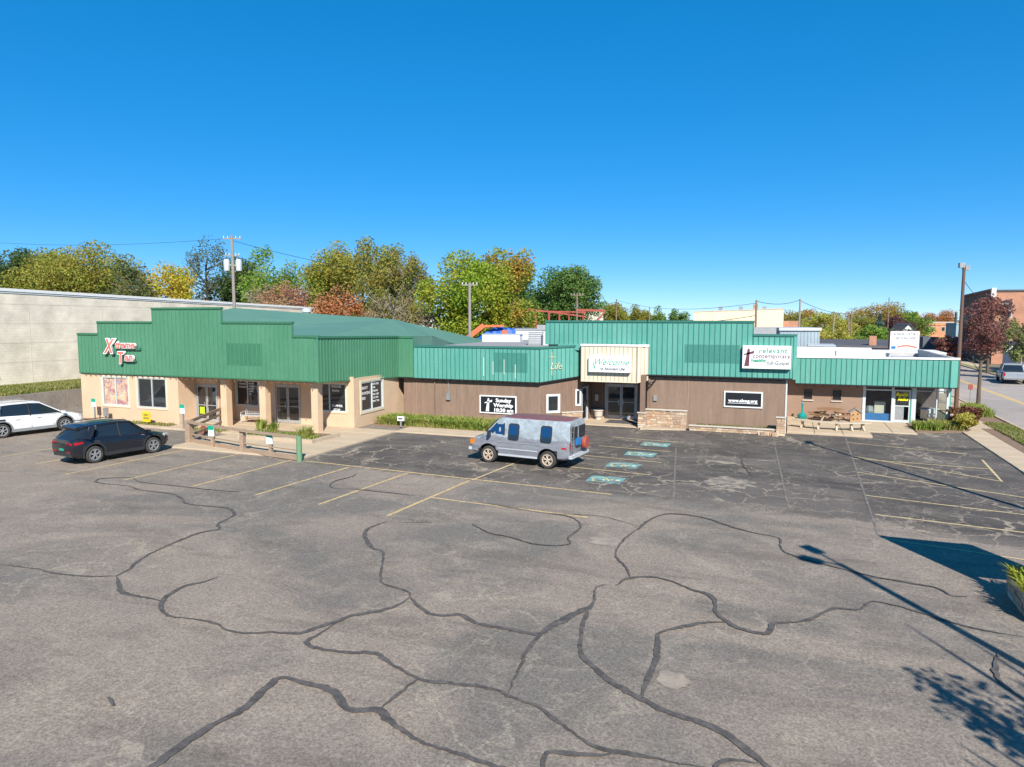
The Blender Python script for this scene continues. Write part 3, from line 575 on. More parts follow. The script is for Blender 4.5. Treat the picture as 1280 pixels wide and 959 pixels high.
def blades(name, areas, n, h, m, parent=None, seed=1, w=.03, lean=.6, z0=.05, zfun=None):
    r = np.random.default_rng(seed); ar = np.array([(a[1] - a[0]) * (a[3] - a[2]) for a in areas]); k = r.choice(len(areas), n, p=ar / ar.sum()); A = np.array(areas)[k]
    x = A[:, 0] + (A[:, 1] - A[:, 0]) * r.random(n); y = A[:, 2] + (A[:, 3] - A[:, 2]) * r.random(n); hh = h * (.55 + .6 * r.random(n)); t = r.random(n) * 6.283; L = lean * hh * (.3 + r.random(n))
    dx, dy = np.cos(t), np.sin(t); ww = w * (.7 + .6 * r.random(n)); z = np.full(n, z0)
    V = np.empty((n, 5, 3)); 
    for j, (f, zz, s) in enumerate(((0, 0, -1), (0, 0, 1), (.35, .65, 1), (.35, .65, -1), (1, 1, 0))):
        V[:, j, 0] = x + dx * L * f - dy * ww * s * .5; V[:, j, 1] = y + dy * L * f + dx * ww * s * .5; V[:, j, 2] = z + hh * zz * (1 if j < 4 else .93)
    i = np.arange(n)[:, None] * 5
    F = [tuple(q) for q in (i + np.array([[0, 1, 2, 3]])).tolist()] + [tuple(q) for q in (i + np.array([[3, 2, 4]])).tolist()]
    me = bpy.data.meshes.new(name); me.from_pydata(V.reshape(-1, 3).tolist(), [], F); me.materials.append(M[m]); o = bpy.data.objects.new(name, me); C.objects.link(o)
    if parent: o.parent = parent
    o['kind'] = 'stuff'; return o
M['lily'] = leafmat('lily', [(.20, .30, .05), (.34, .38, .08), (.12, .22, .04)], [(.42, .40, .10), (.30, .36, .07), (.45, .36, .16)], .7)
M['grassblade'] = leafmat('grassblade', [(.16, .22, .045), (.26, .28, .07), (.36, .31, .12)], [(.32, .29, .10), (.20, .24, .055), (.42, .35, .17)], .3)
bed = struct('planting_bed', 'mulch', [(-22.2, -13.4, 35.0, 38.75, -.05, .07)])
blades('lily_border', [(-22.1, -13.5, 35.05, 37.2), (-21.5, -14, 35.05, 35.5)], 7000, .5, 'lily', None, 2, .05, .8)['label'] = 'yellow green lily leaves along the brown church wall'
b = MB(); b.box(-26.0, -21.7, 28.7, 30.7, .0, .16); b.build('corner_bed', 'mulch', kind='structure')
b = MB(); b.box(-26.15, -21.55, 28.5, 28.7, .0, .22); b.box(-21.7, -21.55, 28.7, 30.85, 0, .22); b.box(-26.15, -26.0, 28.7, 30.85, 0, .22); b.build('bed_kerb', 'curb', kind='structure')
blades('corner_bed_plants', [(-25.9, -24.9, 28.8, 30.0), (-24.2, -21.8, 28.8, 29.6)], 800, .24, 'lily', None, 4, .05, .9, .15)['label'] = 'low yellow green plants round the porch corner'
blades('corner_bed_tall_plants', [(-22.7, -22.2, 28.9, 29.5), (-25.4, -25.0, 29.8, 30.3), (-26.9, -26.5, 30.7, 31.1)], 380, .6, 'lily', None, 5, .05, .6, .15)
b = MB(); b.box(-40.3, -32.7, 29.9, 30.9, -.05, .05); b.build('front_strip', 'mulch', kind='structure'); b = MB(); b.box(-40.5, -31.0, 29.6, 29.9, -.05, .1); b.build('front_kerb', 'curb', kind='structure')
blades('front_strip_grass', [(-36, -32.7, 30.0, 30.8), (-30.6, -28.2, 29.4, 30.2)], 900, .14, 'grassblade', None, 6, .03)
blades('bank_grass', [(-51.9, -46.2, 30, 60)], 26000, .22, 'grassblade', None, 8, .05, .7, 1.26)
blades('verge_grass', [(10.8, 12.0, 34, 48.3)], 9000, .12, 'grassblade', None, 9, .03, .7, .06)
b = MB(); b.prism([(6.65, 43.3), (9.3, 44.4), (9.5, 46.9), (6.65, 46.7)], -.02, .06); b.build('shop_bed', 'mulch', kind='structure')
blades('shop_bed_plants', [(6.7, 7.9, 43.9, 45.2), (7.6, 9.1, 44.5, 46.2)], 1700, .45, 'lily', None, 10, .05, .8)
blades('kerb_bed_plants', [(11.0, 12.05, 51.2, 55.5)], 1100, .55, 'lily', None, 11, .05, .8)
blades('low_bed_grass', [(-4.6, -1.8, 40.0, 40.28), (-1.6, -.5, 40.0, 40.28)], 600, .3, 'grassblade', None, 12, .03, .8, .1)

# retaining wall of cast panels
rw_ = thing('retaining_wall', 'long low stained concrete retaining wall holding the grass bank', 'wall', loc=(0, 0, 0))
k = 0; y = 14.0
while y < 88:
    b = MB(); b.box(-46.2, -45.95, y + .012, y + 1.988, -.05, 1.24 + rr.uniform(-.015, .015)); o = b.build('wall_panel', 'concrete_old', rw_); y += 2.0
b = MB(); b.box(-46.24, -45.97, 14, 88, -.05, 1.2); b.build('wall_core', 'concrete_old', rw_)

# ---------------------------------------------------------------- left shop building
tb = thing('shop_building', 'tan stucco shop building with stepped green metal parapet and corner porch', 'building', loc=(0, 0, 0))
T = 'tan_stucco'
f1 = WF(-40.4, 30.95); wall('front_wall', tb, f1, 0, 7.8, 0, 2.9, [(1.8, 3.95, .93, 2.64), (4.65, 6.9, .93, 2.66)], T)
wall('porch_side_wall', tb, WF(-32.6, 30.951, 0, 1), 0, 1.25, 0, 2.9, [], T)
f2 = WF(-32.6, 32.2); wall('porch_wall', tb, f2, 0, 1.75, 0, 2.9, [(.02, 1.7, .06, 2.3)], T)
wall('porch_side_wall', tb, WF(-30.85, 32.2, 0, 1), 0, 1.3, 0, 2.9, [], T)
f3 = WF(-30.85, 33.5); wall('porch_wall', tb, f3, 0, 8.4, 0, 2.9, [(.15, 1.8, .98, 2.47), (2.95, 4.8, .06, 2.33), (5.65, 7.9, .9, 2.5)], T)
f4 = WF(-22.45, 33.5, -.04, 1); wall('side_wall', tb, f4, 0, 5.3, 0, 2.8, [(.78, 3.25, .84, 2.52)], T)
b = MB(); b.box(-40.4, -32.7, 31.2, 60, 0, 2.8); b.box(-32.7, -30.95, 32.5, 60, 0, 2.8); b.box(-30.95, -22.9, 33.8, 60, 0, 2.8); b.build('rear_wall', T, tb)
w1 = window(tb, f1, 1.8, 3.95, .93, 2.64); w2 = window(tb, f1, 4.65, 6.9, .93, 2.66, fm='metal_light')
window(tb, f3, .15, 1.8, .98, 2.47, casing=.07); w4 = window(tb, f3, 5.65, 7.9, .9, 2.5, casing=.08); w5 = window(tb, f4, .78, 3.25, .84, 2.52, casing=.13)
door(tb, f2, .02, 1.7, .06, 2.3); door(tb, f3, 2.95, 4.8, .06, 2.33)
# posters in the first window
def poster_mat():
    m, n, l, p = nt('poster_print'); g = n.new('ShaderNodeNewGeometry').outputs['Position']
    f = noise(n, l, mapped(n, l, g, (1, 1, 1.2)), 1.7, 4, .6, .8)
    c = ramp(n, l, f, [(.34, (.72, .40, .08)), (.43, (.62, .50, .46)), (.49, (.35, .16, .12)), (.54, (.60, .48, .36)), (.60, (.40, .12, .08)), (.68, (.22, .33, .55))])
    l.new(c, p.inputs['Base Color']); p.inputs['Roughness'].default_value = .3; return m
M['poster_print'] = poster_mat()
b = MB(); b.wb(f1, 1.9, 2.82, -.052, -.048, .99, 2.55); b.wb(f1, 2.93, 3.86, -.052, -.048, .99, 2.55); b.build('window_poster', 'poster_print', w1)
# illegible white window lettering, line by line
def wtext(wf, par, a, z, lines, size, fx, sx=1.0):
    for i, s in enumerate(lines): text('window_lettering', s, size, wf(a, -.045, z - i * size * 1.35), fx, 'window_text', par, .002, .006, sx=sx)
wtext(f3, w4, 6.85, 2.28, ["MASSAGE", "  Session"], .17, FY, .95); wtext(f3, w4, 6.9, 1.18, ["SUMMER", "  STOP"], .17, FY, 1.1); wtext(f3, w4, 5.85, 2.28, ["TEETH", "  SPA"], .16, FY)
wtext(f4, w5, .9, 2.1, ["BEAUTY", "BRONZING", "BEDS"], .22, FX, .8); wtext(f4, w5, 2.1, 2.27, ["SKIN CARE", "HAIR", "MASSAGE", "NAIL CARE", "FOOT SPA", "SPRAY TAN"], .15, FX, .95)
w3o = [o for o in C.objects if o.parent == tb and o.name.startswith('window')][2]
wtext(f3, w3o, .3, 2.22, ["MASSAGE", "TANNING"], .14, FY, .9); wtext(f3, w3o, 1.05, 2.25, ["BRONZE", "TONING", "BEAUTY", "SUPPLY", "SPA"], .115, FY, .9)
b = MB(); b.wb(f2, .35, .72, .03, .04, .55, .95); b.build('door_poster', 'lime', tb)
# porch posts
for x in (-29.62, -26.9, -23.45):
    b = MB(); b.box(x - .21, x + .21, 31.3, 31.72, .05, 2.86); b.box(x - .25, x + .25, 31.26, 31.76, 2.66, 2.8); b.build('porch_post', T, tb)
b = MB(); b.box(-40.38, -22.85, 30.96, 33.6, 2.80, 2.86); b.build('soffit', T, tb)
G_ = [(0, 1.7, 2.87, 2.87, 5.25, 5.25), (1.7, 6.1, 2.87, 2.87, 5.97, 5.97), (6.1, 11.2, 2.87, 2.87, 6.76, 6.76), (11.2, 15.95, 2.87, 2.87, 5.97, 5.97), (15.95, 17.6, 2.87, 2.87, 5.25, 5.25)]
ff = WF(-40.4, 30.9); siding(tb, ff, G_, -.12, 0, 'green_siding', 'green_siding', sp=.305, rw=.035, rd=.028, capm='green_dark', trimb='green_dark', trimh=.05)
siding(tb, WF(-22.8, 30.79, .3, 7.7), [(0, 7.7, 2.84, 2.54, 5.22, 5.06)], -.1, 0, 'green_siding', 'green_siding', sp=.26, rw=.06, rd=.04, capm='green_dark', trimb='green_dark', trimh=.05)
siding(tb, WF(-22.82, 38.5), [(0, 1.37, 2.53, 2.53, 5.04, 5.04)], -.1, 0, 'green_siding', 'green_siding', sp=.27, capm='green_dark', trimb='black_trim')
b = MB(); b.wb(ff, 11.5, 13.92, 0, .004, 3.57, 4.79); b.build('unfaded_paint_patch', 'green_patch', tb)
b = MB()  # standing parapet backs and sloping metal roof
b.poly([(-40.3, 31.1, 4.9), (-22.9, 31.1, 5.05), (-26.1, 44, 6.08), (-40.3, 44, 6.95)]); b.poly([(-22.9, 31.1, 5.05), (-22.9, 41, 4.98), (-22.7, 46.5, 4.3), (-26.1, 44, 6.08)])
b.poly([(-40.3, 44, 6.95), (-26.1, 44, 6.08), (-22.7, 46.5, 4.3), (-24, 62, 3.5), (-40.3, 62, 3.5)]); b.poly([(-22.9, 38.6, 5.02), (-21.5, 38.6, 5.02), (-21.5, 41, 4.98), (-22.9, 41, 4.98)])
b.build('roof', 'green_roof', tb)
b = MB(); b.poly([(-21.42, 38.45, 4.2), (-21.42, 41, 4.2), (-21.42, 41, 4.98), (-21.42, 38.45, 5.02)]); b.poly([(-21.42, 41, 4.2), (-22.6, 46.6, 4.2), (-22.6, 46.6, 4.32), (-21.42, 41, 5.0)]); b.poly([(-22.9, 41, 4.985), (-21.4, 41, 4.99), (-22.65, 46.55, 4.31)]); b.build('gable_infill', 'green_roof', tb)
for x_, y_ in ((-33.9, 44.6),): b = MB(); b.lathe([(0, .55), (.2, .52), (.36, .38), (.38, .2), (.2, .12), (.2, 0)], 14, c=(x_, y_, 6.4)); b.build('turbine_vent', 'metal_light', tb, smooth=True)
# fascia string lights
def string_lights(label, wf, a0, a1, z, n, d=.06):
    t = thing('string_lights', label, 'string lights'); b = MB(); c = MB()
    for i in range(n):
        a = a0 + (a1 - a0) * (i + .5) / n; p = wf(a, d, z - .08 - .03 * (i % 2)); b.lathe([(0, -.04), (.022, -.03), (.026, 0), (.02, .04), (0, .05)], 6, c=p); c.tube([(p[0], p[1], p[2] + .04), (p[0], p[1], z)], .012, 4)
    pts = []
    for i in range(n * 2 + 1): pts.append(wf(a0 + (a1 - a0) * i / (2 * n), d, z - (.05 if i % 2 else 0)))
    c.tube(pts, .012, 4); b.build('bulb', 'frosted', t, kind='stuff'); c.build('cord', 'black_trim', t); return t
string_lights('string lights under the stepped green fascia of the tan shop', WF(-40.4, 30.9), .3, 17.3, 2.8, 40, .02)
string_lights('string lights under the teal fascia over the worship sign wall', WF(-21.4, 38.8), .2, 8.0, 2.42, 16, .05)
string_lights('string lights under the tall teal fascia over the web address board', WF(-7.3, 40.3), .2, 7.2, 2.9, 14, .05)
string_lights('string lights under the teal fascia above the patio picnic table', WF(.2, 46.8), .2, 4.0, 2.16, 8, .05)

# "Xtreme Tan" channel letters
sg = thing('shop_sign', 'red and white raised letters reading Xtreme Tan on the green parapet', 'sign')
def chan(s, size, x, z, sh=.15, sx=1.0, name='letters'):
    o = text(name, s, size, (x, 30.74, z), FY, 'letter_white', sg, .06, .035 * size / .5, sh, sx=sx); q = text('letter_face', s, size, (x, 30.672, z), FY, 'letter_red', sg, .004, .012 * size / .5, sh, sx=sx); return o
chan('X', 1.15, -37.95, 4.12, .3, .75); chan('treme', .56, -37.05, 4.42, .1, 1.12); chan('T', .95, -36.95, 3.52, .15, .8); chan('an', .62, -36.35, 3.68, .1, 1.15)
b = MB(); b.box(-37.2, -35.2, 30.78, 30.86, 4.30, 4.42); b.box(-36.8, -35.6, 30.78, 30.86, 3.6, 3.68); b.build('raceway', 'green_dark', sg)

# ---------------------------------------------------------------- church
ch = thing('church_building', 'brown church building with teal metal parapets and cream entrance canopy', 'church')
g1 = WF(-22.3, 38.8); wall('front_wall', ch, g1, 0, 9.03, 0, 2.6, [], 'brown_stucco')
for a in (.88, 5.1): b = MB(); b.wb(g1, a, a + .05, 0, .012, .05, 2.5); b.build('wall_batten', 'brown_stucco2', ch)
siding(ch, WF(-21.45, 38.55), [(0, 8.2, 2.5, 2.48, 4.5, 4.5)], -.2, 0, 'teal_siding', 'teal_seam')
for x in (-16.75, -16.15, -15.45, -14.75): b = MB(); b.box(x, x + .025, 38.50, 38.53, 2.55 + rr.uniform(0, .4), 3.75 + rr.uniform(-.4, .3)); b.build('peeled_streak', 'white_paint', ch)
b = MB(); b.box(-16.1, -14.0, 38.546, 38.56, 3.0, 4.15); b.build('unfaded_paint_patch', 'teal_patch', ch)
g2 = WF(-13.27, 38.8, 1.97, 1.7); wall('return_wall', ch, g2, 0, 2.62, 0, 2.85, [(.44, 1.14, .72, 1.66), (2.27, 2.55, 1.06, 1.92)], 'brown_board'); g2b = WF(-11.3, 40.5, .06, 1); wall('return_wall', ch, g2b, 0, 2.0, 0, 2.85, [(.1, 1.2, .0, 2.1)], 'brown_board')
b = MB()
for i in range(14):
    a = .06 + i * .19
    if not (.28 < a < 1.26 or 2.12 < a): b.wb(g2, a, a + .03, 0, .015, .02, 2.5)
b.build('board_batten', 'brown_board', ch, kind='stuff')
window(ch, g2, .44, 1.14, .72, 1.66, 1, .05, casing=.08, cm='white_paint'); window(ch, g2, 2.27, 2.52, 1.06, 1.92, 1, .04, casing=.06, cm='white_paint')
door(ch, g2b, .1, 1.2, .0, 2.1, 1, .06, fm='metal_light', midbar=0, sill=.15)
siding(ch, WF(-13.27 + .0, 38.55, 1.97, 1.72), [(.02, 2.72, 2.48, 2.80, 4.5, 4.6)], -.2, 0, 'teal_siding', 'teal_seam')
g3 = WF(-11.2, 42.5); wall('entry_wall', ch, g3, 0, 4.0, 0, 2.9, [(.85, 2.85, .02, 2.18)], 'brown_board'); door(ch, g3, .85, 2.85, .02, 2.18, 2, .11, sill=.22, midbar=1.05)
b = MB(); b.box(-7.36, -7.2, 40.2, 42.5, 0, 2.9); b.box(-7.62, -7.36, 39.5, 39.78, .85, 2.6); b.box(-7.62, -7.36, 39.78, 40.2, 2.6, 3.0); b.build('entry_post', 'brown_board', ch)
# canopy
siding(ch, WF(-11.13, 39.75), [(0, 3.24, 2.56, 2.56, 4.67, 4.67)], -.12, 0, 'cream_siding', 'cream_seam', sp=.25, capm='white_paint', trimb='cream_siding', trimh=.05)
siding(ch, WF(-7.88, 39.72, .58, .34), [(0.02, .68, 2.56, 2.72, 4.67, 4.67)], -.12, 0, 'cream_siding', 'cream_seam', sp=.25, capm='white_paint', trimb='cream_siding', trimh=.05)
b = MB(); b.box(-11.13, -11.0, 39.8, 42.4, 2.62, 4.66); b.box(-11.0, -7.9, 39.9, 42.5, 2.60, 2.67); b.box(-11.0, -7.5, 39.9, 40.1, 4.5, 4.58); b.build('canopy_deck', 'brown_board', ch)
b = MB()
b.bar((-7.28, 40.1, 2.2), (-6.75, 40.1, 2.88), .06, .06); b.box(-7.33, -7.27, 40.06, 40.14, 2.15, 2.9); b.bar((-7.28, 40.1, 2.5), (-7.0, 40.1, 2.6), .04, .04); b.build('canopy_bracket', 'black_trim', ch)
# tall part
siding(ch, WF(-13.4, 40.05), [(0, 6.02, 4.62, 4.62, 6.02, 6.02)], -.2, 0, 'teal_siding', 'teal_seam', trimb=None)
siding(ch, WF(-13.4, 40.05), [(6.02, 11.68, 3.0, 3.0, 6.02, 6.02), (11.68, 13.82, 3.0, 3.0, 5.31, 5.31)], -.2, 0, 'teal_siding', 'teal_seam')
b = MB(); b.box(.3, .46, 40.0, 40.4, 2.95, 5.3); b.build('corner_trim', 'teal_siding', ch)
b = MB(); b.box(-5.3, -2.4, 40.046, 40.06, 3.72, 4.72); b.build('unfaded_paint_patch', 'teal_patch', ch)
g4 = WF(-7.4, 40.3); wall('front_wall', ch, g4, 0, 7.45, 0, 3.02, [], 'brown_stucco')
b = MB(); b.wb(g4, 2.28, 2.34, 0, .02, .02, 2.95); b.build('wall_batten', 'brown_stucco2', ch); b = MB(); b.wb(g4, 7.38, 7.46, 0, .03, .02, 2.95); b.build('downpipe', 'white_frame', ch)
b = MB(); b.box(-21.5, -13.2, 38.95, 41, 0, 4.3); b.box(-22.2, -13, 41, 60, 0, 4.3); b.box(-13.0, -11.3, 43.2, 60, 0, 4.3); b.box(-11.3, -7.2, 42.7, 60, 0, 4.3); b.prism([(-13.2, 39.1), (-11.4, 40.7), (-11.4, 43.3), (-13.2, 43.3)], 2.9, 4.3)
b.box(-7.2, .0, 40.5, 58, 0, 4.9); b.box(-13.3, -7.2, 40.3, 45, 4.3, 4.75); b.build('roof', 'roof_grey', ch); b = MB(); b.box(-12.6, -11.2, 40.0, 40.1, 4.3, 4.66); b.build('flashing', 'teal_siding', ch)
b = MB(); b.box(.0, .06, 40.3, 46.9, 0, 5.1); b.build('side_wall', 'brown_stucco2', ch)
b = MB(); b.tube([(-20.1, 38.72, 0), (-20.1, 38.72, 2.4)], .035, 6); b.build('downpipe', 'brown_board', ch)
b = MB(); b.box(-19.3, -19.05, 38.66, 38.8, 1.2, 1.6); b.build('electric_meter', 'metal_grey', ch)
b = MB(); b.tube([(-19.18, 38.74, 1.6), (-19.18, 38.74, 2.45)], .02, 6); b.build('conduit', 'metal_grey', ch)
b = MB(); b.box(-7.0, -6.8, 40.2, 40.3, 1.5, 1.8); b.build('outlet_box', 'metal_grey', ch)
bs_ = thing('bed_sign', 'small white sign box standing at the left end of the lily bed', 'sign', loc=(-20.2, 34.75, .05)); b = MB(); b.box(-.2, .2, -.06, .06, .35, .6); b.build('sign_plate', 'sign_white', bs_); b = MB(); b.box(-.14, .14, -.065, -.06, .43, .52); b.build('print', 'letter_grey', bs_); b = MB(); b.box(-.05, .05, -.03, .03, 0, .35); b.build('post', 'metal_grey', bs_)
# stone veneer
def veneer(par, wf, a0, a1, z0, z1, d, seed, cap=True, name='stone_veneer'):
    q = random.Random(seed); b = MB(); b.wb(wf, a0, a1, d - .12, d - .02, z0, z1); o = b.build(name, 'mortar', par); s = MB(); z = z0
    while z < z1 - .03:
        h = min(q.uniform(.09, .16), z1 - z); a = a0
        while a < a1 - .02:
            w = min(q.uniform(.16, .42), a1 - a)
            if a1 - a - w < .1: w = a1 - a
            dd = d + q.uniform(-.012, .025); s.wb(wf, a + .008, a + w - .008, d - .05, dd, z + .008, z + h - .008); a += w
        z += h
    s.build('veneer_stone', 'stone', o, kind='stuff')
    if cap: c = MB(); c.wb(wf, a0 - .03, a1 + .03, d - .16, d + .06, z1, z1 + .06); c.build('stone_cap', 'limestone', o)
    return o
veneer(ch, WF(-7.7, 40.0), 0, 2.6, .05, 1.0, 0, 1); veneer(ch, WF(-7.72, 39.45), 0, .45, 0, .85, 0, 2); veneer(ch, WF(-7.27, 39.45, 0, 1), 0, .55, 0, .85, 0, 3, False)
veneer(ch, g2, 1.3, 2.62, .0, .62, .1, 4); veneer(ch, WF(-11.4, 42.3), 0, 1.05, 0, .5, 0, 5)
veneer(ch, WF(-.42, 39.5), 0, .44, 0, .95, 0, 6)
lw = thing('low_garden_wall', 'low rubble stone garden wall below the web address board', 'wall'); veneer(lw, WF(-4.9, 39.65), 0, 4.45, 0, .26, .0, 7, True, 'stone_face')
b = MB(); b.box(-4.8, -.5, 39.8, 40.28, 0, .12); b.build('soil', 'mulch', lw)
b = MB()
for i in range(9): b.obox((-.75 + rr.uniform(-.5, .4), 39.45 + rr.uniform(-.12, .12), .08), (rr.uniform(.15, .3), rr.uniform(.15, .25), rr.uniform(.12, .22)), rr.uniform(0, 3))
b.build('loose_stone', 'stone', lw, kind='stuff')

def board(name, label, wf, a0, a1, z0, z1, d0, d1, face, frame, fw=.07):
    t = thing(name, label, 'sign'); b = MB(); b.wb(wf, a0 + fw * .8, a1 - fw * .8, d0, d1 - .02, z0 + fw * .8, z1 - fw * .8); b.build('face', face, t)
    b = MB(); b.wb(wf, a0, a0 + fw, d0, d1, z0, z1); b.wb(wf, a1 - fw, a1, d0, d1, z0, z1); b.wb(wf, a0 + fw, a1 - fw, d0, d1 - .003, z1 - fw, z1); b.wb(wf, a0 + fw, a1 - fw, d0, d1 - .003, z0, z0 + fw); b.build('frame', frame, t); return t
def cross(par, wf, a, z, h, m, d, k=1):
    b = MB(); w = h * .11; b.wb(wf, a - w, a + w * .55, d, d + .012, z, z + h * .3); 
    P = [(-w * 1.5, 0), (w * .9, 0), (w * 1.1, h * .95), (w * .1, h), ]
    def fl(pts):
        n = len(pts); b.add([wf(a + x, d, z + y) for x, y in pts] + [wf(a + x, d + .012, z + y) for x, y in pts], [tuple(range(n)), tuple(range(2 * n - 1, n - 1, -1))] + [(i, (i + 1) % n, n + (i + 1) % n, n + i) for i in range(n)])
    b.v = []; b.f = []; b.mi = []
    fl(P); fl([(-h * .27, h * .60), (-h * .25, h * .52 + .14 * h), (h * .36, h * .88), (h * .34, h * .72)]); return b.build('cross_symbol', m, par)
s1 = board('worship_sign', 'black board reading Sunday Worship 10:30 am with white cross', g1, 5.19, 7.55, .5, 1.58, 0, .07, 'sign_black', 'white_paint')
for i, t_ in enumerate(['Sunday', 'Worship', '10:30 am']): text('lettering', t_, .30, g1(6.72, .055, 1.2 - i * .29), FY, 'letter_white', s1, .004, .012, align='CENTER', sx=1.15)
cross(s1, g1, 5.72, .62, .8, 'letter_white', .052)
s2 = board('web_address_sign', 'black board reading www.alcog.org in a white frame', g4, 4.24, 6.24, 1.32, 2.2, 0, .07, 'sign_black', 'white_paint')
text('lettering', 'www.alcog.org', .235, g4(5.22, .055, 1.62), FY, 'letter_white', s2, .004, .01, align='CENTER', sx=1.05); b = MB(); b.wb(g4, 4.45, 6.0, .05, .058, 1.54, 1.565); b.build('underline', 'letter_white', s2)
g5 = WF(-11.13, 39.75); s3 = board('welcome_sign', 'white box sign reading Welcome to Abundant Life on the cream canopy', g5, .53, 2.93, 3.10, 4.01, .03, .28, 'sign_white', 'sign_white', .05)
text('lettering', 'Welcome', .50, g5(.74, .272, 3.52), FY, 'letter_green', s3, .004, .0, .45, sx=1.05); text('lettering', 'to Abundant Life!', .22, g5(1.22, .272, 3.23), FY, 'letter_grey', s3, .004, .004, sx=.92)
b = MB(); b.poly([(0, 0, 0), (.1, 0, 0)] + [(0, .1, 0)]); b.v = [g5(.84, .273, 3.30), g5(.94, .273, 3.30), g5(.76, .273, 3.79)]; b.build('swash', 'letter_green', s3)
g6 = WF(-13.4, 40.05); s4 = board('slogan_sign', 'white box sign reading relevant contemporary healthy full-Gospel with dark cross', g6, 11.17, 13.58, 3.5, 4.72, .03, .27, 'sign_white', 'sign_white', .05)
text('lettering', 'relevant', .37, g6(11.98, .262, 4.34), FY, 'letter_green', s4, .004, .003, .1, sx=1.05, space=1.1); text('lettering', 'contemporary', .33, g6(11.68, .262, 4.07), FY, 'letter_maroon', s4, .004, .0, sx=.98)
text('lettering', 'healthy', .24, g6(11.62, .262, 3.86), FY, 'letter_green', s4, .004, .008, sx=1.1); text('lettering', 'full-Gospel', .29, g6(12.42, .262, 3.72), FY, 'letter_grey', s4, .004, .0, sx=.86); cross(s4, g6, 11.42, 3.62, .95, 'letter_maroon', .252)
gr = WF(-13.27, 38.55, 1.97, 1.72); s5 = thing('faded_script_sign', 'faded cream script and cross on the teal return fascia', 'sign')
o = text('lettering', 'Life', .55, gr(.62, .06, 3.22), (R(90), 0, math.atan2(1.72, 1.97)), 'letter_cream', s5, .012, .0, .35, sx=.95)
b = MB(); b.wb(gr, .74, .78, .04, .06, 2.85, 4.2); b.wb(gr, .62, .95, .04, .06, 3.9, 3.94); b.build('cross_symbol', 'letter_cream', s5)

# ---------------------------------------------------------------- right-hand shop
sh = thing('corner_shop_building', 'single storey shop with teal fascia and big corner windows', 'building')
h1 = WF(.06, 46.8); wall('front_wall', sh, h1, 0, 4.2, 0, 2.4, [(.96, 1.43, 1.24, 1.84), (2.57, 3.03, 1.24, 1.84)], 'brown_stucco2')
for a in (.96, 2.57):
    window(sh, h1, a, a + .47, 1.24, 1.84, 1, .035, 'black_trim', casing=.03, cm='brown_stucco2', hbar=(1.44, 1.62) if a < 2 else (1.4, 1.52, 1.64, 1.74)); b = MB(); b.wb(h1, a - .08, a + .55, .0, .07, 1.13, 1.2); b.build('window_sill', 'limestone', sh)
siding(sh, WF(.5, 46.0), [(0, 8.05, 2.26, 2.26, 3.9, 3.93)], -.15, 0, 'teal_siding', 'teal_seam', capm='white_paint')
siding(sh, WF(8.55, 46.0, .5, .22), [(0.02, .5, 2.26, 2.26, 3.93, 3.93)], -.15, 0, 'teal_siding', 'teal_seam', sp=.5, capm='white_paint')
M['roof_pale'] = mat('roof_pale', (.42, .40, .38), (.55, .53, .50), .6, .8); b = MB(); b.box(.1, 8.9, 46.15, 59, 3.22, 3.3); b.box(5.8, 8.9, 58.8, 59, 0, 3.6); b.box(.5, .6, 46.2, 59, 3.5, 3.9); b.box(8.85, 9.0, 46.3, 59, 2.3, 3.9); b.build('roof', 'roof_pale', sh); b = MB(); b.box(.6, 5.8, 58.8, 59, 0, 3.95); b.build('rear_parapet', 'roof_white', sh); b = MB(); b.box(6.2, 7.4, 50, 51.5, 3.3, 3.75); b.build('roof_curb', 'metal_light', sh); b = MB(); b.tube([(3, 52, 3.3), (3, 52, 4.0)], .06, 8); b.build('vent_pipe', 'metal_grey', sh)
b = MB(); b.box(.5, 8.75, 46.02, 47, 2.2, 2.24); b.build('soffit', 'brown_board', sh)
b = MB(); b.box(.1, 4.3, 47, 58.7, 0, 3.2); b.box(4.3, 8.8, 50.5, 58.7, 0, 3.2); b.box(8.86, 8.96, 51, 58.9, 0, 3.2); b.build('rear_wall', 'interior_wall', sh)
h2 = WF(4.27, 46.8); b = MB()
for a0, a1 in ((0, .16), (1.53, 1.66), (2.58, 2.80), (3.82, 3.88), (4.34, 4.48)): b.wb(h2, a0, a1, -.1, .04, .04, 2.22)
b.wb(h2, .16, 2.58, -.08, .03, 1.90, 1.98); b.wb(h2, .16, 1.53, -.08, .03, .03, .12); b.wb(h2, 2.8, 4.34, -.06, .02, 1.93, 1.97); b.wb(h2, 2.8, 4.34, -.06, .02, .04, .1); b.build('shopfront_frame', 'white_frame', sh)
b = MB()
for a0, a1 in ((2.52, 2.58), (4.48, 4.56)): b.wb(h2, a0, a1, -.1, .035, .04, 2.22)
b.build('teal_mullion', 'teal_siding', sh)
for a0, a1 in ((.16, 1.53), (2.8, 3.82), (3.88, 4.34)): b = MB(); b.poly([h2(a0, -.03, .1), h2(a1, -.03, .1), h2(a1, -.03, 2.2), h2(a0, -.03, 2.2)]); b.build('shop_window', 'glass_clear', sh)
b = MB(); b.poly([(8.84, 46.85, .1), (8.84, 50.4, .1), (8.84, 50.4, 2.2), (8.84, 46.85, 2.2)]); b.build('shop_window', 'glass_clear', sh)
b = MB(); b.wb(h2, 1.66, 1.73, -.06, .0, .05, 1.9); b.wb(h2, 2.44, 2.52, -.06, .0, .05, 1.9); b.wb(h2, 1.73, 2.44, -.06, -.002, .05, .2); b.wb(h2, 1.73, 2.44, -.06, -.002, 1.0, 1.06); dl = b.build('shop_door', 'white_frame', sh)
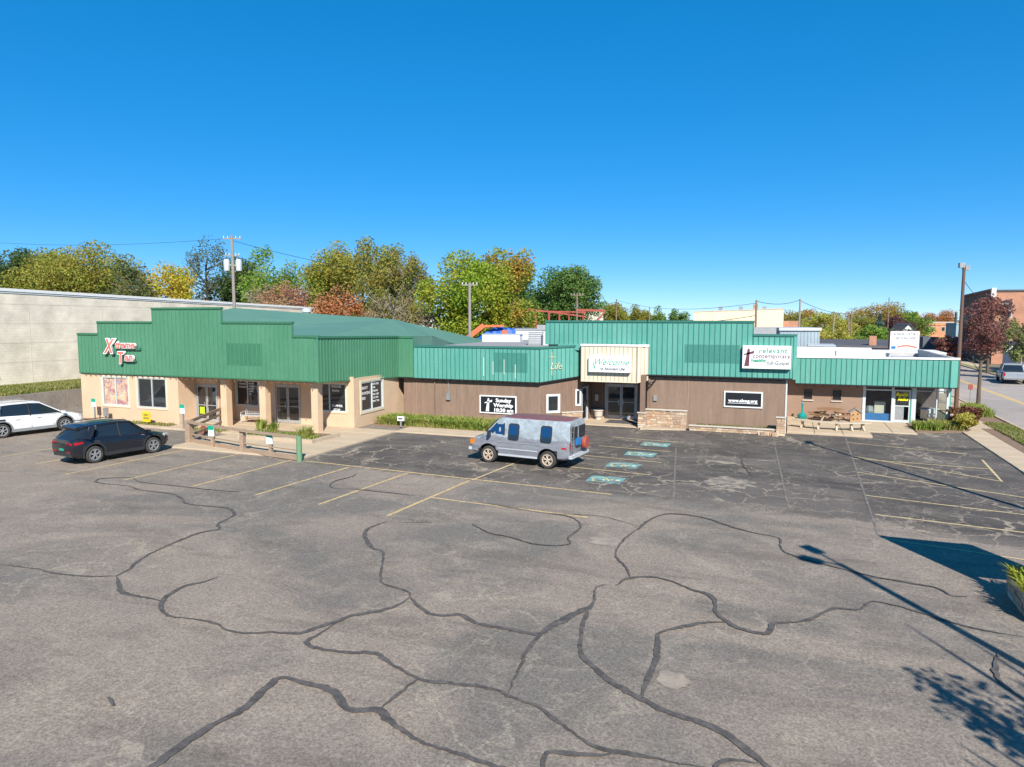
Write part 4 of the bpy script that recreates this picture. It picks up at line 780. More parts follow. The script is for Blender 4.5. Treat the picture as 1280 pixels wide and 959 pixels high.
b = MB(); b.wb(h2, 1.73, 2.44, -.04, -.03, 1.06, 1.9); b.build('pane', 'glass_dark', dl); b = MB(); b.wb(h2, 1.73, 2.2, -.035, -.025, .2, 1.0); b.build('louvre_panel', 'metal_grey', dl)
text('door_lettering', 'Rustic', .27, h2(1.74, .0, 1.62), FY, 'letter_yellow', dl, .003, .018, .35, sx=.9); text('door_lettering', 'Relics', .27, h2(1.86, .0, 1.36), FY, 'letter_yellow', dl, .003, .018, .35, sx=.82)
b = MB(); b.box(4.3, 8.9, 46.9, 50.5, .0, .04); b.build('shop_floor', 'interior_wall', sh)
b = MB(); b.box(4.45, 5.75, 46.92, 47.1, .05, .52); b.build('blue_counter_panel', 'blue_panel', sh)
cb = MB(); cb.box(4.97, 5.55, 47.3, 47.8, .04, 1.18); tag(cb.build('cardboard_box', 'cream_siding'), 'cream box standing inside the window above the blue panel', 'box')
cb = MB(); cb.lathe([(.0, .0), (.28, .02), (.3, .3), (.22, .6), (.0, .68)], 14, c=(4.72, 47.5, .3)); tag(cb.build('display_basket', 'metal_grey'), 'round grey basket just inside the left shop window', 'basket')
tt = thing('cafe_table', 'small pale cafe table inside the corner window', 'table', loc=(7.95, 48.0, .04)); b = MB(); b.lathe([(0, .74), (.55, .74), (.55, .77), (0, .77)], 20); b.build('table_top', 'white_paint', tt); b = MB(); b.tube([(0, 0, .02), (0, 0, .74)], .03); b.lathe([(0, 0), (.25, 0), (.05, .05)], 12); b.build('leg', 'black_trim', tt)
cc = thing('cafe_chair', 'white chair beside the cafe table in the corner window', 'chair', loc=(8.0, 47.3, .04)); b = MB(); b.box(-.2, .2, -.2, .2, .43, .47); b.build('seat', 'white_paint', cc)
for sx in (-.18, .18):
    for sy in (-.18, .18): b = MB(); b.tube([(sx, sy, 0), (sx, sy, .45)], .015, 6); b.build('leg', 'white_paint', cc)
b = MB(); b.box(-.2, .2, -.22, -.19, .6, .85); b.tube([(-.19, -.2, .45), (-.19, -.2, .86)], .015, 6); b.tube([(.19, -.2, .45), (.19, -.2, .86)], .015, 6); b.build('backrest', 'white_paint', cc)
cb = MB(); cb.box(7.2, 7.7, 49.2, 49.5, .04, 1.5); tag(cb.build('display_cabinet', 'interior'), 'dark cabinet at the back of the corner window', 'cabinet')

# ---------------------------------------------------------------- long painted block building on the left
bb = thing('block_warehouse', 'long windowless white painted block warehouse on the grass bank', 'building')
q = WF(-52, 12, 0, 1); b = MB(); b.wb(q, 0, 64.5, -30, 0, 1.2, (8.62, 7.02)); b.build('wall', 'painted_block', bb)
b = MB(); b.wb(q, -.05, 64.6, -30.1, .10, (8.62, 7.02), (8.84, 7.22)); b.wb(q, -.05, 64.6, -30.05, .05, (8.50, 6.9), (8.61, 7.01)); b.build('coping', 'white_paint', bb)
b = MB()
for z in (7.0, 5.6, 4.2, 2.8): b.wb(q, 0, 64.4, 0, .008, (z + .3, z - .15), (z + .32, z - .13))
b.build('wall_band', 'limestone', bb)
b = MB()
for a in range(6, 64, 6): b.wb(q, a, a + .03, 0, .01, 1.3, 6.8)
b.build('control_joint', 'white_block', bb)

# ---------------------------------------------------------------- vehicles
def interp(st, n):
    """Catmull-Rom resample of station rows on their first column"""
    out = []; k = len(st)
    for i in range(k - 1):
        p0, p1, p2, p3 = st[max(i - 1, 0)], st[i], st[i + 1], st[min(i + 2, k - 1)]
        for j in range(n):
            t = j / n; row = []
            for a, b_, c, d in zip(p0, p1, p2, p3):
                m1 = (c - a) * .35; m2 = (d - b_) * .35; h = t * t * (3 - 2 * t)
                row.append(b_ * (1 - h) + c * h + (t ** 3 - 2 * t * t + t) * m1 + (t ** 3 - t * t) * m2 if False else b_ + (c - b_) * (t * .6 + h * .4))
            out.append(row)
    out.append(list(st[-1])); return out
def loft(rings, name, m, parent, cuts=None, smooth=True):
    b = MB(); n = len(rings[0]); vs = [p for r in rings for p in r]
    fs = [(i * n + j, i * n + (j + 1) % n, (i + 1) * n + (j + 1) % n, (i + 1) * n + j) for i in range(len(rings) - 1) for j in range(n)]
    fs += [tuple(range(n - 1, -1, -1)), tuple(range((len(rings) - 1) * n, len(rings) * n))]; b.add(vs, fs)
    o = b.build(name, [m, 'black_plastic'] , parent, smooth=True)
    if cuts:
        c = MB()
        for x, z, r in cuts: c.lathe([(0, -2), (r, -2), (r, -.45), (0, -.45)], 28, 'Y', (x, 0, z)); c.lathe([(0, .45), (r, .45), (r, 2), (0, 2)], 28, 'Y', (x, 0, z))
        cu = c.build('cut', 'black_plastic', None, smooth=True); md = o.modifiers.new('b', 'BOOLEAN'); md.operation = 'DIFFERENCE'; md.object = cu; md.solver = 'EXACT'
        me = bpy.data.meshes.new_from_object(o.evaluated_get(bpy.context.evaluated_depsgraph_get())); o.modifiers.clear(); o.data = me; bpy.data.objects.remove(cu)
        for p in me.polygons:
            ce = p.center
            if any(abs(math.hypot(ce.x - x, ce.z - z) - r) < .03 or (math.hypot(ce.x - x, ce.z - z) < r and abs(p.normal.y) > .9 and abs(ce.y) < .6) for x, z, r in cuts): p.material_index = 1
        if hasattr(me, 'set_sharp_from_angle'): me.set_sharp_from_angle(angle=R(32))
    return o
def body_ring(x, zb, zt, wm, wt):
    h = zt - zb; half = [(0, zb), (wm - .10, zb), (wm - .02, zb + .08), (wm, zb + h * .3), (wm, zb + h * .58), (wm - .015, zb + h * .82), (wt, zt - .03), (wt - .07, zt), (wt * .5, zt + .012), (0, zt + .015)]
    return [(x, -y, z) for y, z in half] + [(x, y, z) for y, z in half[-2:0:-1]]
def top_ring(x, zb, zt, wb, wt):
    h = zt - zb; half = [(0, zb), (wb, zb), ((wb + wt) / 2 + .015, zb + h * .5), (wt, zt - .05 * min(1, h * 3)), (wt - .08, zt), (0, zt + .02)]
    return [(x, -y, z) for y, z in half] + [(x, y, z) for y, z in half[-2:0:-1]]
def wheel(par, x, y, r, w, rim, style='spoke', nsp=5):
    s = 1 if y > 0 else -1; b = MB(); ir = r * .66
    prof = [(ir, -w / 2), (r * .93, -w / 2), (r, -w / 2 + .04), (r, w / 2 - .04), (r * .93, w / 2), (ir, w / 2), (ir * .97, w * .3)]
    b.lathe(prof, 28, 'Y', (x, y, r)); t = b.build('wheel', 'rubber', par, smooth=True)
    b = MB(); f = y + s * w * .5
    def L(prof, mi=0): b.lathe([(a, f + s * d) for a, d in prof][::s], 28, 'Y', (x, 0, r), mi)
    L([(0, -.07), (ir * .98, -.07)], 1); L([(ir * .86, -.05), (ir * .9, .005), (ir * 1.02, .005), (ir * 1.02, -.04)])
    L([(0, .0), (ir * .22, .0), (ir * .26, -.05)])
    for k in range(nsp):
        a = 2 * math.pi * k / nsp + .3
        for da in ((-.12, .12) if style == 'double' else (0,)):
            c = MB(); ax = Vector((math.cos(a), 0, math.sin(a))); ax2 = Vector((math.cos(a + da * 1.6), 0, math.sin(a + da * 1.6)))
            b.bar(Vector((x, f - s * .012, r)) + ax * ir * .12, Vector((x, f - s * .014, r)) + ax2 * ir * .92, ir * (.16 if style == 'double' else .28), .03)
    if style == 'solid': L([(0, -.02), (ir * .6, -.03), (ir * .88, -.01)])
    b.build('rim', [rim, 'black_plastic'], t, smooth=True); return t
def side_panel(par, name, m, pts, yf, d=.012, side=1):
    """thin plate following the body side; pts (x,z) run anticlockwise"""
    n = len(pts); o = [(x, side * (yf(x, z) + d), z) for x, z in pts]; i_ = [(x, side * (yf(x, z) - .03), z) for x, z in pts]
    b = MB(); b.add(o + i_, [tuple(range(n)), tuple(range(2 * n - 1, n - 1, -1))] + [(i, (i + 1) % n, n + (i + 1) % n, n + i) for i in range(n)]); return b.build(name, m, par, merge=True)

def make_suv(label, cat, paint, clad, length=4.4, width=1.8, height=1.66, wb=2.64, rimm='alloy', style='double', nsp=5, group=None, rimtrim=True):
    t = thing('parked_car', label, cat, group); L = length / 2; Wd = width / 2; r = .365; fx, rx = wb / 2 + .02, -wb / 2 + .02; H = height
    st = [(-L, .50, .92, Wd - .14, Wd - .2), (-L + .05, .40, 1.04, Wd - .06, Wd - .14), (-L + .25, .32, 1.12, Wd - .015, Wd - .1), (-L + .8, .27, 1.13, Wd, Wd - .085), (-.3, .24, 1.08, Wd - .005, Wd - .08), (L - 1.35, .25, 1.03, Wd - .005, Wd - .09),
          (L - .95, .25, .985, Wd - .005, Wd - .14), (L - .5, .26, .93, Wd - .02, Wd - .2), (L - .18, .30, .84, Wd - .07, Wd - .26), (L - .04, .38, .74, Wd - .16, Wd - .32), (L, .45, .64, Wd - .24, Wd - .38)]
    st = interp(st, 3); body = loft([body_ring(*s) for s in st], 'body', paint, t, [(fx, r + .02, r + .075), (rx, r + .02, r + .075)])
    def zt(x):
        for a, b_ in zip(st[:-1], st[1:]):
            if a[0] <= x <= b_[0]: q = (x - a[0]) / (b_[0] - a[0]); return [u + (v - u) * q for u, v in zip(a, b_)]
        return st[0]
    bw = Wd - .10; rw = Wd - .26
    gs = [(-L + .10, 1.03, 1.05, bw - .08, bw - .10), (-L + .45, 1.03, H - .17, bw - .01, rw), (-L + .62, 1.03, H - .07, bw, rw + .02), (-L + 1.5, 1.02, H - .02, bw + .01, rw + .05), (-.1, 1.0, H - .02, bw + .01, rw + .06), (.35, 1.0, H - .06, bw, rw + .04), (L - 1.05, .98, 1.01, bw - .07, bw - .12)]
    gl = loft([top_ring(*s) for s in interp(gs, 3)], 'glazing', 'glass_car', t)
    rs = [(-L + .36, H - .20, H - .165, rw - .02, rw + .0), (-L + .60, H - .14, H - .045, rw + .05, rw + .03), (-L + 1.5, H - .08, H + .005, rw + .085, rw + .065), (-.1, H - .08, H + .005, rw + .09, rw + .075), (.42, H - .13, H - .06, rw + .05, rw + .045)]
    loft([top_ring(*s) for s in interp(rs, 3)], 'roof', paint, t)
    for s in (-1, 1):
        for nm, a, b_, w in (('front_pillar', (L - 1.03, s * (bw - .05), 1.0), (.36, s * (rw + .055), H - .09), .07), ('middle_pillar', (-.12, s * (bw + .012), 1.0), (-.2, s * (rw + .075), H - .06), .08),
                             ('rear_pillar', (-L + .95, s * (bw + .012), 1.02), (-L + 1.05, s * (rw + .06), H - .07), .12), ('rear_quarter', (-L + .50, s * (bw + .0), 1.08), (-L + .82, s * (rw + .035), H - .10), .62)):
            b = MB(); b.bar(a, b_, w, .05); b.build(nm, paint if nm != 'middle_pillar' else 'black_plastic', t)
        b = MB(); b.bar((-L + .2, s * (bw + .03), 1.04), (L - 1.1, s * (bw + .015), .995), .02, .025); b.build('window_trim', 'chrome' if clad != 'black_plastic' else 'black_plastic', t)
        b = MB(); b.tube([(-L + .75, s * (rw + .0), H - .0), (-L + .85, s * (rw + .0), H + .045), (.1, s * (rw + .0), H + .045), (.25, s * rw, H - .01)], .018, 6); b.build('roof_rail', 'black_plastic' if paint == 'car_black' else 'metal_grey', t)
        b = MB(); b.obox((L - 1.12, s * (Wd + .06), 1.06), (.11, .2, .15)); b.build('wing_mirror', paint, t)
        yf = lambda x, z: zt(x)[3] - .004
        side_panel(t, 'sill_cladding', clad, [(rx + .44, .25), (fx - .44, .25), (fx - .44, .40), (rx + .44, .40)], yf, .012, s)
        for wx in (fx, rx):
            pts = [(wx + (r + .135) * math.cos(a), r + .02 + (r + .135) * math.sin(a)) for a in [math.pi * k / 14 for k in range(-1, 16)]] + [(wx + (r + .072) * math.cos(a), r + .02 + (r + .072) * math.sin(a)) for a in [math.pi * k / 14 for k in range(15, -2, -1)]]
            b = MB(); n = 17
            for i in range(n - 1):
                q = [pts[i], pts[i + 1], pts[2 * n - 2 - i], pts[2 * n - 1 - i]]; P = [(x, s * (zt(x)[3] + .012), z) for x, z in q]; Q = [(x, s * (zt(x)[3] - .05), z) for x, z in q]; b.add(P + Q, [(0, 1, 2, 3), (0, 1, 5, 4), (3, 2, 6, 7), (4, 5, 6, 7)])
            b.build('wheel_arch', clad, t, merge=True)
            wheel(t, wx, s * (Wd - .125), r, .225, rimm, style, nsp)
        for dx in (-.12, -1.02, fx - .56):
            b = MB(); b.bar((dx, s * (Wd + .0), .42), (dx, s * (Wd - .045), .98), .012, .012); b.build('door_gap', 'black_plastic', t)
        for dx in (-.85, .15): b = MB(); b.box(dx, dx + .2, s * (Wd - .012) - .02, s * (Wd - .012) + .02, .86, .885); b.build('door_handle', paint if clad == 'black_plastic' else 'chrome', t)
        b = MB(); b.box(-L + .0, -L + .14, min(s * .34, s * (Wd - .13)), max(s * .34, s * (Wd - .13)), .86, .95); P_ = [(-L + .08, .86), (-L + .44, .91), (-L + .44, .98), (-L + .08, .97)]; b.add([(x, s * (zt(x)[3] + .014), z) for x, z in P_] + [(x, s * (zt(x)[3] - .05), z) for x, z in P_], [(0, 1, 2, 3), (7, 6, 5, 4), (0, 1, 5, 4), (1, 2, 6, 5), (2, 3, 7, 6), (3, 0, 4, 7)]); b.build('tail_light', 'tail_red', t)
        b = MB(); b.box(-L - .012, -L + .1, min(s * .42, s * .66), max(s * .42, s * .66), .545, .585); b.build('reflector', 'tail_red', t)
        b = MB(); b.obox((L - .22, s * (Wd - .25), .76), (.34, .26, .10), -s * .55); b.build('headlight', 'lamp_clear', t)
    b = MB(); b.hexa([(-L - .015, -.62, .36), (-L + .3, -.78, .28), (-L + .3, .78, .28), (-L - .015, .62, .36), (-L - .015, -.62, .54), (-L + .3, -.8, .52), (-L + .3, .8, .52), (-L - .015, .62, .54)]); b.build('rear_bumper', clad, t)
    b = MB(); b.box(-L - .03, -L, -.35, .35, .35, .38); b.build('skid_plate', 'chrome', t)
    b = MB(); b.box(-L - .02, -L + .1, -.155, .155, .60, .69); b.build('number_plate', 'sign_green' if paint == 'car_black' else 'sign_white', t)
    b = MB(); b.bar((-L + .52, 0, H - .085), (-L + .33, 0, H - .13), 1.06, .035); b.build('rear_spoiler', paint, t)
    b = MB(); b.box(L - .06, L + .012, -.5, .5, .46, .64); b.build('grille', 'black_plastic', t)
    return t
def place(o, x, y, hx, hy): o.location = (x, y, 0); o.rotation_euler = (0, 0, math.atan2(hy, hx))
ns = 2.64
c1 = make_suv('dark blue black compact SUV parked nose-in at the tan shop, seen from behind', 'car', 'car_black', 'black_plastic', rimm='metal_grey', style='double', nsp=5)
# right wheels touch (-27.54,21.43) rear and (-27.07,24.12) front
hx, hy = .172, .985; place(c1, -27.3 - .80 * hy, 22.78 + .80 * hx, hx, hy)
c2 = make_suv('large white SUV with silver wheels at the left edge of the lot', 'car', 'car_white', 'metal_grey', 5.1, 1.95, 1.75, 3.0, rimm='alloy', style='spoke', nsp=6)
hx, hy = .22, .975; place(c2, -37.35 - .86 * hy, 25.75 + .86 * hx, hx, hy)
far = make_suv('dark SUV on the far street beyond the billboard', 'car', 'car_blue', 'black_plastic', nsp=5, style='spoke'); place(far, 25.0, 128, .3, -.95)
for x, y, lb, pm in ((14.3, 140, 'small dark red car on the far street near the traffic', 'car_red'), (7.9, 88, 'dark car parked beside the dark flat roof in the distance', 'car_blue')):
    o = copy_tree(far); o['label'] = lb; place(o, x, y, .95, .3)
    for ch_ in [q for q in C.objects if q.parent == o]:
        if ch_.data.materials and ch_.data.materials[0] == M['car_blue'] and pm != 'car_blue':
            ch_.data = ch_.data.copy(); ch_.data.materials[0] = M[pm]

# old conversion van
def van_paint():
    m, n, l, p = nt('van_paint'); tc = n.new('ShaderNodeTexCoord').outputs['Object']; s = n.new('ShaderNodeSeparateXYZ'); l.new(tc, s.inputs[0])
    f = noise(n, l, tc, 3.5, 6, .7, .6); lo = ramp(n, l, noise(n, l, mapped(n, l, tc, (.6, 1, 3)), 2.5, 4), [(.35, (.17, .175, .195)), (.65, (.25, .26, .28))])
    up = ramp(n, l, f, [(.36, (.23, .25, .265)), (.5, (.31, .355, .375)), (.62, (.37, .43, .45))])
    zj = mth(n, l, 'ADD', s.outputs[2], mth(n, l, 'MULTIPLY', f, .28)); k = ramp(n, l, mth(n, l, 'MULTIPLY', zj, .4), [(.515, 0.0), (.535, 1.0)])
    c = mixc(n, l, k, lo, up)
    rz = mth(n, l, 'ADD', mth(n, l, 'MULTIPLY', s.outputs[2], 1), mth(n, l, 'MULTIPLY', f, .10)); rk = ramp(n, l, mth(n, l, 'MULTIPLY', rz, .4), [(.806, 0.0), (.812, 1.0)])
    rust = ramp(n, l, noise(n, l, tc, 5, 6, .7), [(.35, (.17, .05, .042)), (.62, (.25, .09, .07)), (.74, (.32, .22, .20))])
    xk = ramp(n, l, mth(n, l, 'ADD', mth(n, l, 'MULTIPLY', s.outputs[0], .2), .5), [(.655, 1.0), (.68, 0.0)])
    c = mixc(n, l, mth(n, l, 'MULTIPLY', rk, xk), c, rust); l.new(c, p.inputs['Base Color']); p.inputs['Roughness'].default_value = .42; p.inputs['Metallic'].default_value = .1; return m
M['van_paint'] = van_paint()
v = thing('parked_van', 'faded grey conversion van with rusty red roof parked beside the accessible bays', 'van')
L = 2.32; Wd = .98; r = .36; fx, rx = 1.42, -1.36
st = interp([(-L, .55, 1.55, .90, .78), (-L + .03, .45, 1.93, .93, .78), (-L + .25, .40, 1.985, .965, .80), (-1.2, .38, 2.0, Wd, .81), (.2, .38, 2.0, Wd, .81), (.85, .38, 1.97, Wd, .79), (1.05, .38, 1.88, Wd - .005, .77), (1.66, .38, 1.27, Wd - .01, .82), (1.78, .40, 1.17, Wd - .015, .84), (2.2, .42, 1.04, Wd - .04, .82), (L - .03, .46, .93, Wd - .08, .80), (L, .5, .8, .86, .76)], 3)
def vring(x, zb, zt, wm, wt):
    h = zt - zb; zm = min(1.15, zb + h * .8)
    half = [(0, zb), (wm - .08, zb), (wm - .01, zb + .07), (wm, zb + .2), (wm, (zb + zm) / 2), (wm - .01, zm), ((wm + wt) / 2, (zm + zt - .1) / 2), (wt + .01, zt - .1), (wt - .03, zt - .03), (wt - .14, zt), (wt * .5, zt + .02), (0, zt + .025)]
    return [(x, -y, z) for y, z in half] + [(x, y, z) for y, z in half[-2:0:-1]]
loft([vring(*s) for s in st], 'body', 'van_paint', v, [(fx, r + .03, r + .09), (rx, r + .03, r + .09)])
def vy(x, z):
    a = st[0]
    for p_, q_ in zip(st[:-1], st[1:]):
        if p_[0] <= x <= q_[0]: k = (x - p_[0]) / (q_[0] - p_[0]); a = [u + (w_ - u) * k for u, w_ in zip(p_, q_)]; break
    x, zb, zt_, wm, wt = a; zm = min(1.15, zb + (zt_ - zb) * .8)
    return wm if z <= zm else wm - .01 + (wt + .01 - wm + .01) * min(1, (z - zm) / max(.01, zt_ - .1 - zm))
def rrect(x0, x1, z0, z1, c=.07): return [(x0 + c, z0), (x1 - c, z0), (x1 - c * .3, z0 + c * .3), (x1, z0 + c), (x1, z1 - c), (x1 - c * .3, z1 - c * .3), (x1 - c, z1), (x0 + c, z1), (x0 + c * .3, z1 - c * .3), (x0, z1 - c), (x0, z0 + c), (x0 + c * .3, z0 + c * .3)]
for s in (-1, 1):
    for x0 in (-.05, -1.55):
        w = side_panel(v, 'side_window', 'black_plastic', rrect(x0, x0 + .52, 1.06, 1.76, .1), vy, .012, s); side_panel(w, 'pane', 'glass_blue', rrect(x0 + .06, x0 + .46, 1.28, 1.70, .06), vy, .02, s); side_panel(w, 'pane', 'glass_dark', rrect(x0 + .06, x0 + .46, 1.11, 1.26, .03), vy, .02, s)
    w = side_panel(v, 'door_window', 'black_plastic', [(.62, 1.24), (1.52, 1.24), (1.10, 1.72), (.66, 1.74)], vy, .008, s); side_panel(w, 'pane', 'glass_blue', [(.66, 1.27), (1.44, 1.27), (1.08, 1.68), (.70, 1.70)], vy, .016, s)
    side_panel(v, 'side_moulding', 'metal_grey', [(-1.0, .93), (.98, .93), (.98, .98), (-1.0, .98)], vy, .014, s); side_panel(v, 'stripe', 'metal_light', [(-2.2, 1.05), (2.05, 1.02), (2.05, 1.045), (-2.2, 1.075)], vy, .006, s)
    side_panel(v, 'stripe', 'metal_light', [(-.92, .66), (.95, .66), (.95, .70), (-.92, .70)], vy, .006, s); side_panel(v, 'rocker', 'metal_light', [(-.9, .37), (.92, .37), (.92, .45), (-.9, .45)], vy, .014, s)
    for x in (.55, 1.6 if False else .545):
        pass
    side_panel(v, 'door_gap', 'black_plastic', [(.535, .48), (.55, .48), (.55, 1.86), (.535, 1.86)], vy, .004, s)
    side_panel(v, 'side_marker', 'tail_red', [(-2.2, .86), (-2.0, .86), (-2.0, .93), (-2.2, .93)], vy, .012, s); b = MB(); b.box(2.08, 2.32, s * .88 - .07, s * .88 + .06, .76, .96); b.build('turn_signal', 'amber', v)
    b = MB(); b.obox((1.30, s * 1.10, 1.30), (.09, .18, .24)); b.tube([(1.3, s * .95, 1.22), (1.3, s * 1.06, 1.25)], .02, 6); b.build('wing_mirror', 'black_plastic', v)
    b = MB(); b.box(2.25, 2.33, s * .62 - .12, s * .62 + .12, .72, .9); b.build('headlight', 'lamp_clear', v)
    b = MB(); b.box(-2.33, -2.27, s * .84 - .06, s * .84 + .06, .85, 1.1); b.build('tail_light', 'tail_red', v)
    b = MB(); b.box(-2.345, -2.28, s * .42 - .34, s * .42 + .34, 1.22, 1.72); g_ = b.build('rear_window', 'black_plastic', v); b = MB(); b.box(-2.352, -2.34, s * .42 - .28, s * .42 + .28, 1.27, 1.66); b.build('pane', 'glass_car', g_)
    for wx in (fx, rx): wheel(v, wx, s * (Wd - .14), r, .24, 'white_wheel', 'double', 5)
wq = [(1.63, -.78, 1.31), (1.63, .78, 1.31), (1.09, .72, 1.85), (1.09, -.72, 1.85)]; nn = Vector((.7, 0, .7)) * .02; b = MB(); b.hexa([Vector(p) - nn for p in wq] + [Vector(p) + nn for p in wq]); b.build('windscreen', 'glass_car', v)
b = MB(); b.box(2.24, 2.40, -.94, .94, .50, .62); b.build('front_bumper', 'metal_light', v); b = MB(); b.box(-2.45, -2.3, -.94, .94, .48, .60); b.build('rear_bumper', 'metal_light', v); b = MB(); b.box(2.27, 2.335, -.48, .48, .70, .92); b.build('grille', 'black_plastic', v)
b = MB(); b.lathe([(0, -2.58), (.24, -2.58), (.28, -2.54), (.28, -2.44), (0, -2.42)], 24, 'Y'); b.v = [(y, x - .42, z + .98) for x, y, z in b.v]; b.build('spare_wheel_cover', 'steel_red', v, smooth=True)
b = MB(); b.box(-2.46, -2.36, -.05, .38, .98, 1.25); b.build('rear_storage_box', 'blue_panel', v); b = MB(); b.tube([(-2.36, .62, .6), (-2.40, .62, 1.9)], .02, 6); b.tube([(-2.36, .86, .6), (-2.40, .86, 1.9)], .02, 6)
for k in range(5): b.tube([(-2.38, .62, .8 + k * .25), (-2.38, .86, .8 + k * .25)], .015, 6)
b.build('rear_ladder', 'chrome', v)
hx, hy = -.994, .107; place(v, -10.22 - .84 * hy + .0, 27.63 + .84 * .99, hx, hy)

# pickup on the street
pk = thing('pickup_truck', 'silver pickup truck driving on the street before the brick building', 'pickup truck')
st = interp([(-2.7, .5, 1.0, .9, .84), (-2.6, .42, 1.12, .95, .88), (-.9, .38, 1.14, .97, .88), (1.0, .38, 1.12, .97, .86), (1.3, .38, 1.14, .97, .84), (2.2, .4, 1.08, .94, .78), (2.6, .45, .95, .88, .7), (2.7, .5, .8, .8, .64)], 3)
loft([body_ring(*s) for s in st], 'body', 'car_silver', pk, [(1.75, .42, .46), (-1.65, .42, .46)]); b = MB(); b.box(-2.55, -.75, -.78, .78, 1.02, 1.162); b.build('load_bed', 'black_plastic', pk)
loft([top_ring(*s) for s in interp([(-.7, 1.08, 1.2, .84, .8), (-.6, 1.08, 1.76, .86, .68), (.2, 1.08, 1.8, .87, .70), (.75, 1.08, 1.76, .86, .68), (1.4, 1.08, 1.12, .84, .78)], 3)], 'glazing', 'glass_car', pk)
loft([top_ring(*s) for s in interp([(-.66, 1.68, 1.74, .74, .7), (-.5, 1.7, 1.82, .77, .73), (.2, 1.72, 1.84, .78, .74), (.8, 1.68, 1.77, .74, .7)], 2)], 'roof', 'car_silver', pk)
for s in (-1, 1):
    for nm, a, b_ in (('front_pillar', (1.38, s * .83, 1.12), (.76, s * .72, 1.74)), ('middle_pillar', (.2, s * .875, 1.1), (.16, s * .75, 1.78)), ('rear_pillar', (-.62, s * .86, 1.1), (-.58, s * .73, 1.76))): b = MB(); b.bar(a, b_, .09, .06); b.build(nm, 'car_silver', pk)
    for wx in (1.75, -1.65): wheel(pk, wx, s * .86, .38, .25, 'alloy', 'spoke', 6)
    b = MB(); b.box(2.5, 2.68, s * .68 - .16, s * .68 + .16, .78, .95); b.build('headlight', 'lamp_clear', pk); b = MB(); b.box(-2.72, -2.66, s * .85 - .06, s * .85 + .06, .75, 1.05); b.build('tail_light', 'tail_red', pk)
b = MB(); b.box(-2.8, -2.66, -.9, .9, .45, .6); b.build('rear_bumper', 'chrome', pk); b = MB(); b.box(2.6, 2.78, -.85, .85, .45, .62); b.build('front_bumper', 'chrome', pk); b = MB(); b.box(2.66, 2.73, -.5, .5, .65, .92); b.build('grille', 'black_plastic', pk)
place(pk, 20.15, 80.9, .12, 1)

# ---------------------------------------------------------------- rail fence, signs on posts, bench
rf = thing('rail_fence', 'weathered timber rail fence round the walkway of the tan shop', 'fence')
def posty(x, y, h, m='wood_weathered', w=.2, par=rf): b = MB(); b.box(x - w / 2, x + w / 2, y - w / 2, y + w / 2, -.02, h); b.box(x - w / 2 - .0, x + w / 2, y - w / 2, y + w / 2, h, h + .001); return b.build('post', m, par)
posty(-27.5, 26.7, 1.13, w=.3); posty(-23.2, 25.6, 1.1); posty(-29.95, 31.4, 1.0)
b = MB(); b.tube([(-19.55, 24.95, -.02), (-19.55, 24.95, 1.1)], .12, 12); b.build('post', 'post_green', rf)
def rail(a, b_, z, h=.14, w=.05, m='wood_weathered'): b = MB(); b.bar((a[0], a[1], z), (b_[0], b_[1], z), w, h); return b.build('rail', m, rf)
P1, P2, P3, P0 = (-27.5, 26.62), (-23.2, 25.5), (-19.6, 24.9), (-29.9, 31.35)
for a, b_ in ((P1, P2), (P2, P3)): rail(a, b_, 1.06, .10, .16); rail((a[0], a[1] + .1), (b_[0], b_[1] + .1), .45, .05, .05); rail((a[0], a[1] + .12), (b_[0], b_[1] + .12), .12, .2, .12)
rail(P1, P0, 1.04, .16, .06); rail(P1, P0, .72, .12, .05); rail((P1[0] - .3, P1[1] + .6), (P0[0] + .4, P0[1] - .4), .35, .12, .05)
def parking_sign(x, y, h, label, pm='wood_weathered', w=.14):
    t = thing('parking_sign', label, 'sign', 'green and white customer parking signs on short posts', (x, y, 0)); b = MB(); b.box(-w / 2, w / 2, -w / 2, w / 2, -.02, h); b.build('post', pm, t)
    b = MB(); b.box(-.17, .17, -w / 2 - .03, -w / 2, h - .28, h + .22); p = b.build('sign_plate', 'sign_white', t); b = MB(); b.box(-.172, .172, -w / 2 - .036, -w / 2 - .03, h + .02, h + .222); b.build('green_band', 'sign_green', t)
    for k in range(3): text('lettering', ['CUSTOMER', 'PARKING', 'ONLY'][k], .07, (0, -w / 2 - .032, h - .06 - k * .08), FY, 'letter_green', p, .001, 0, align='CENTER')
parking_sign(-25.4, 26.05, .86, 'green and white parking sign on the left short post of the rail fence'); parking_sign(-21.4, 25.35, .86, 'green and white parking sign on the right short post by the round green post')
parking_sign(-38.6, 30.35, 1.15, 'green and white sign post before the postered window', 'metal_grey', .07); parking_sign(-31.05, 29.75, 1.2, 'green and white sign post left of the shop door', 'metal_grey', .07)
ub = thing('utility_box', 'small grey utility box on a stub post under the postered window', 'utility box', loc=(-37.75, 30.4, 0)); b = MB(); b.box(-.13, .13, -.08, .08, .35, .85); b.build('cabinet', 'metal_grey', ub); b = MB(); b.box(-.04, .04, -.04, .04, 0, .35); b.build('post', 'metal_grey', ub)
ys = thing('yard_sign', 'yellow yard sign low on the ground below the second shop window', 'sign', loc=(-34.35, 30.25, 0)); b = MB(); n = 18
ring = [((.36 + .03 * (i % 2)) * max(-.8, min(.8, 1.2 * math.cos(2 * math.pi * i / n))), (.36 + .02 * (i % 3)) * max(-.8, min(.8, 1.2 * math.sin(2 * math.pi * i / n)))) for i in range(n)]
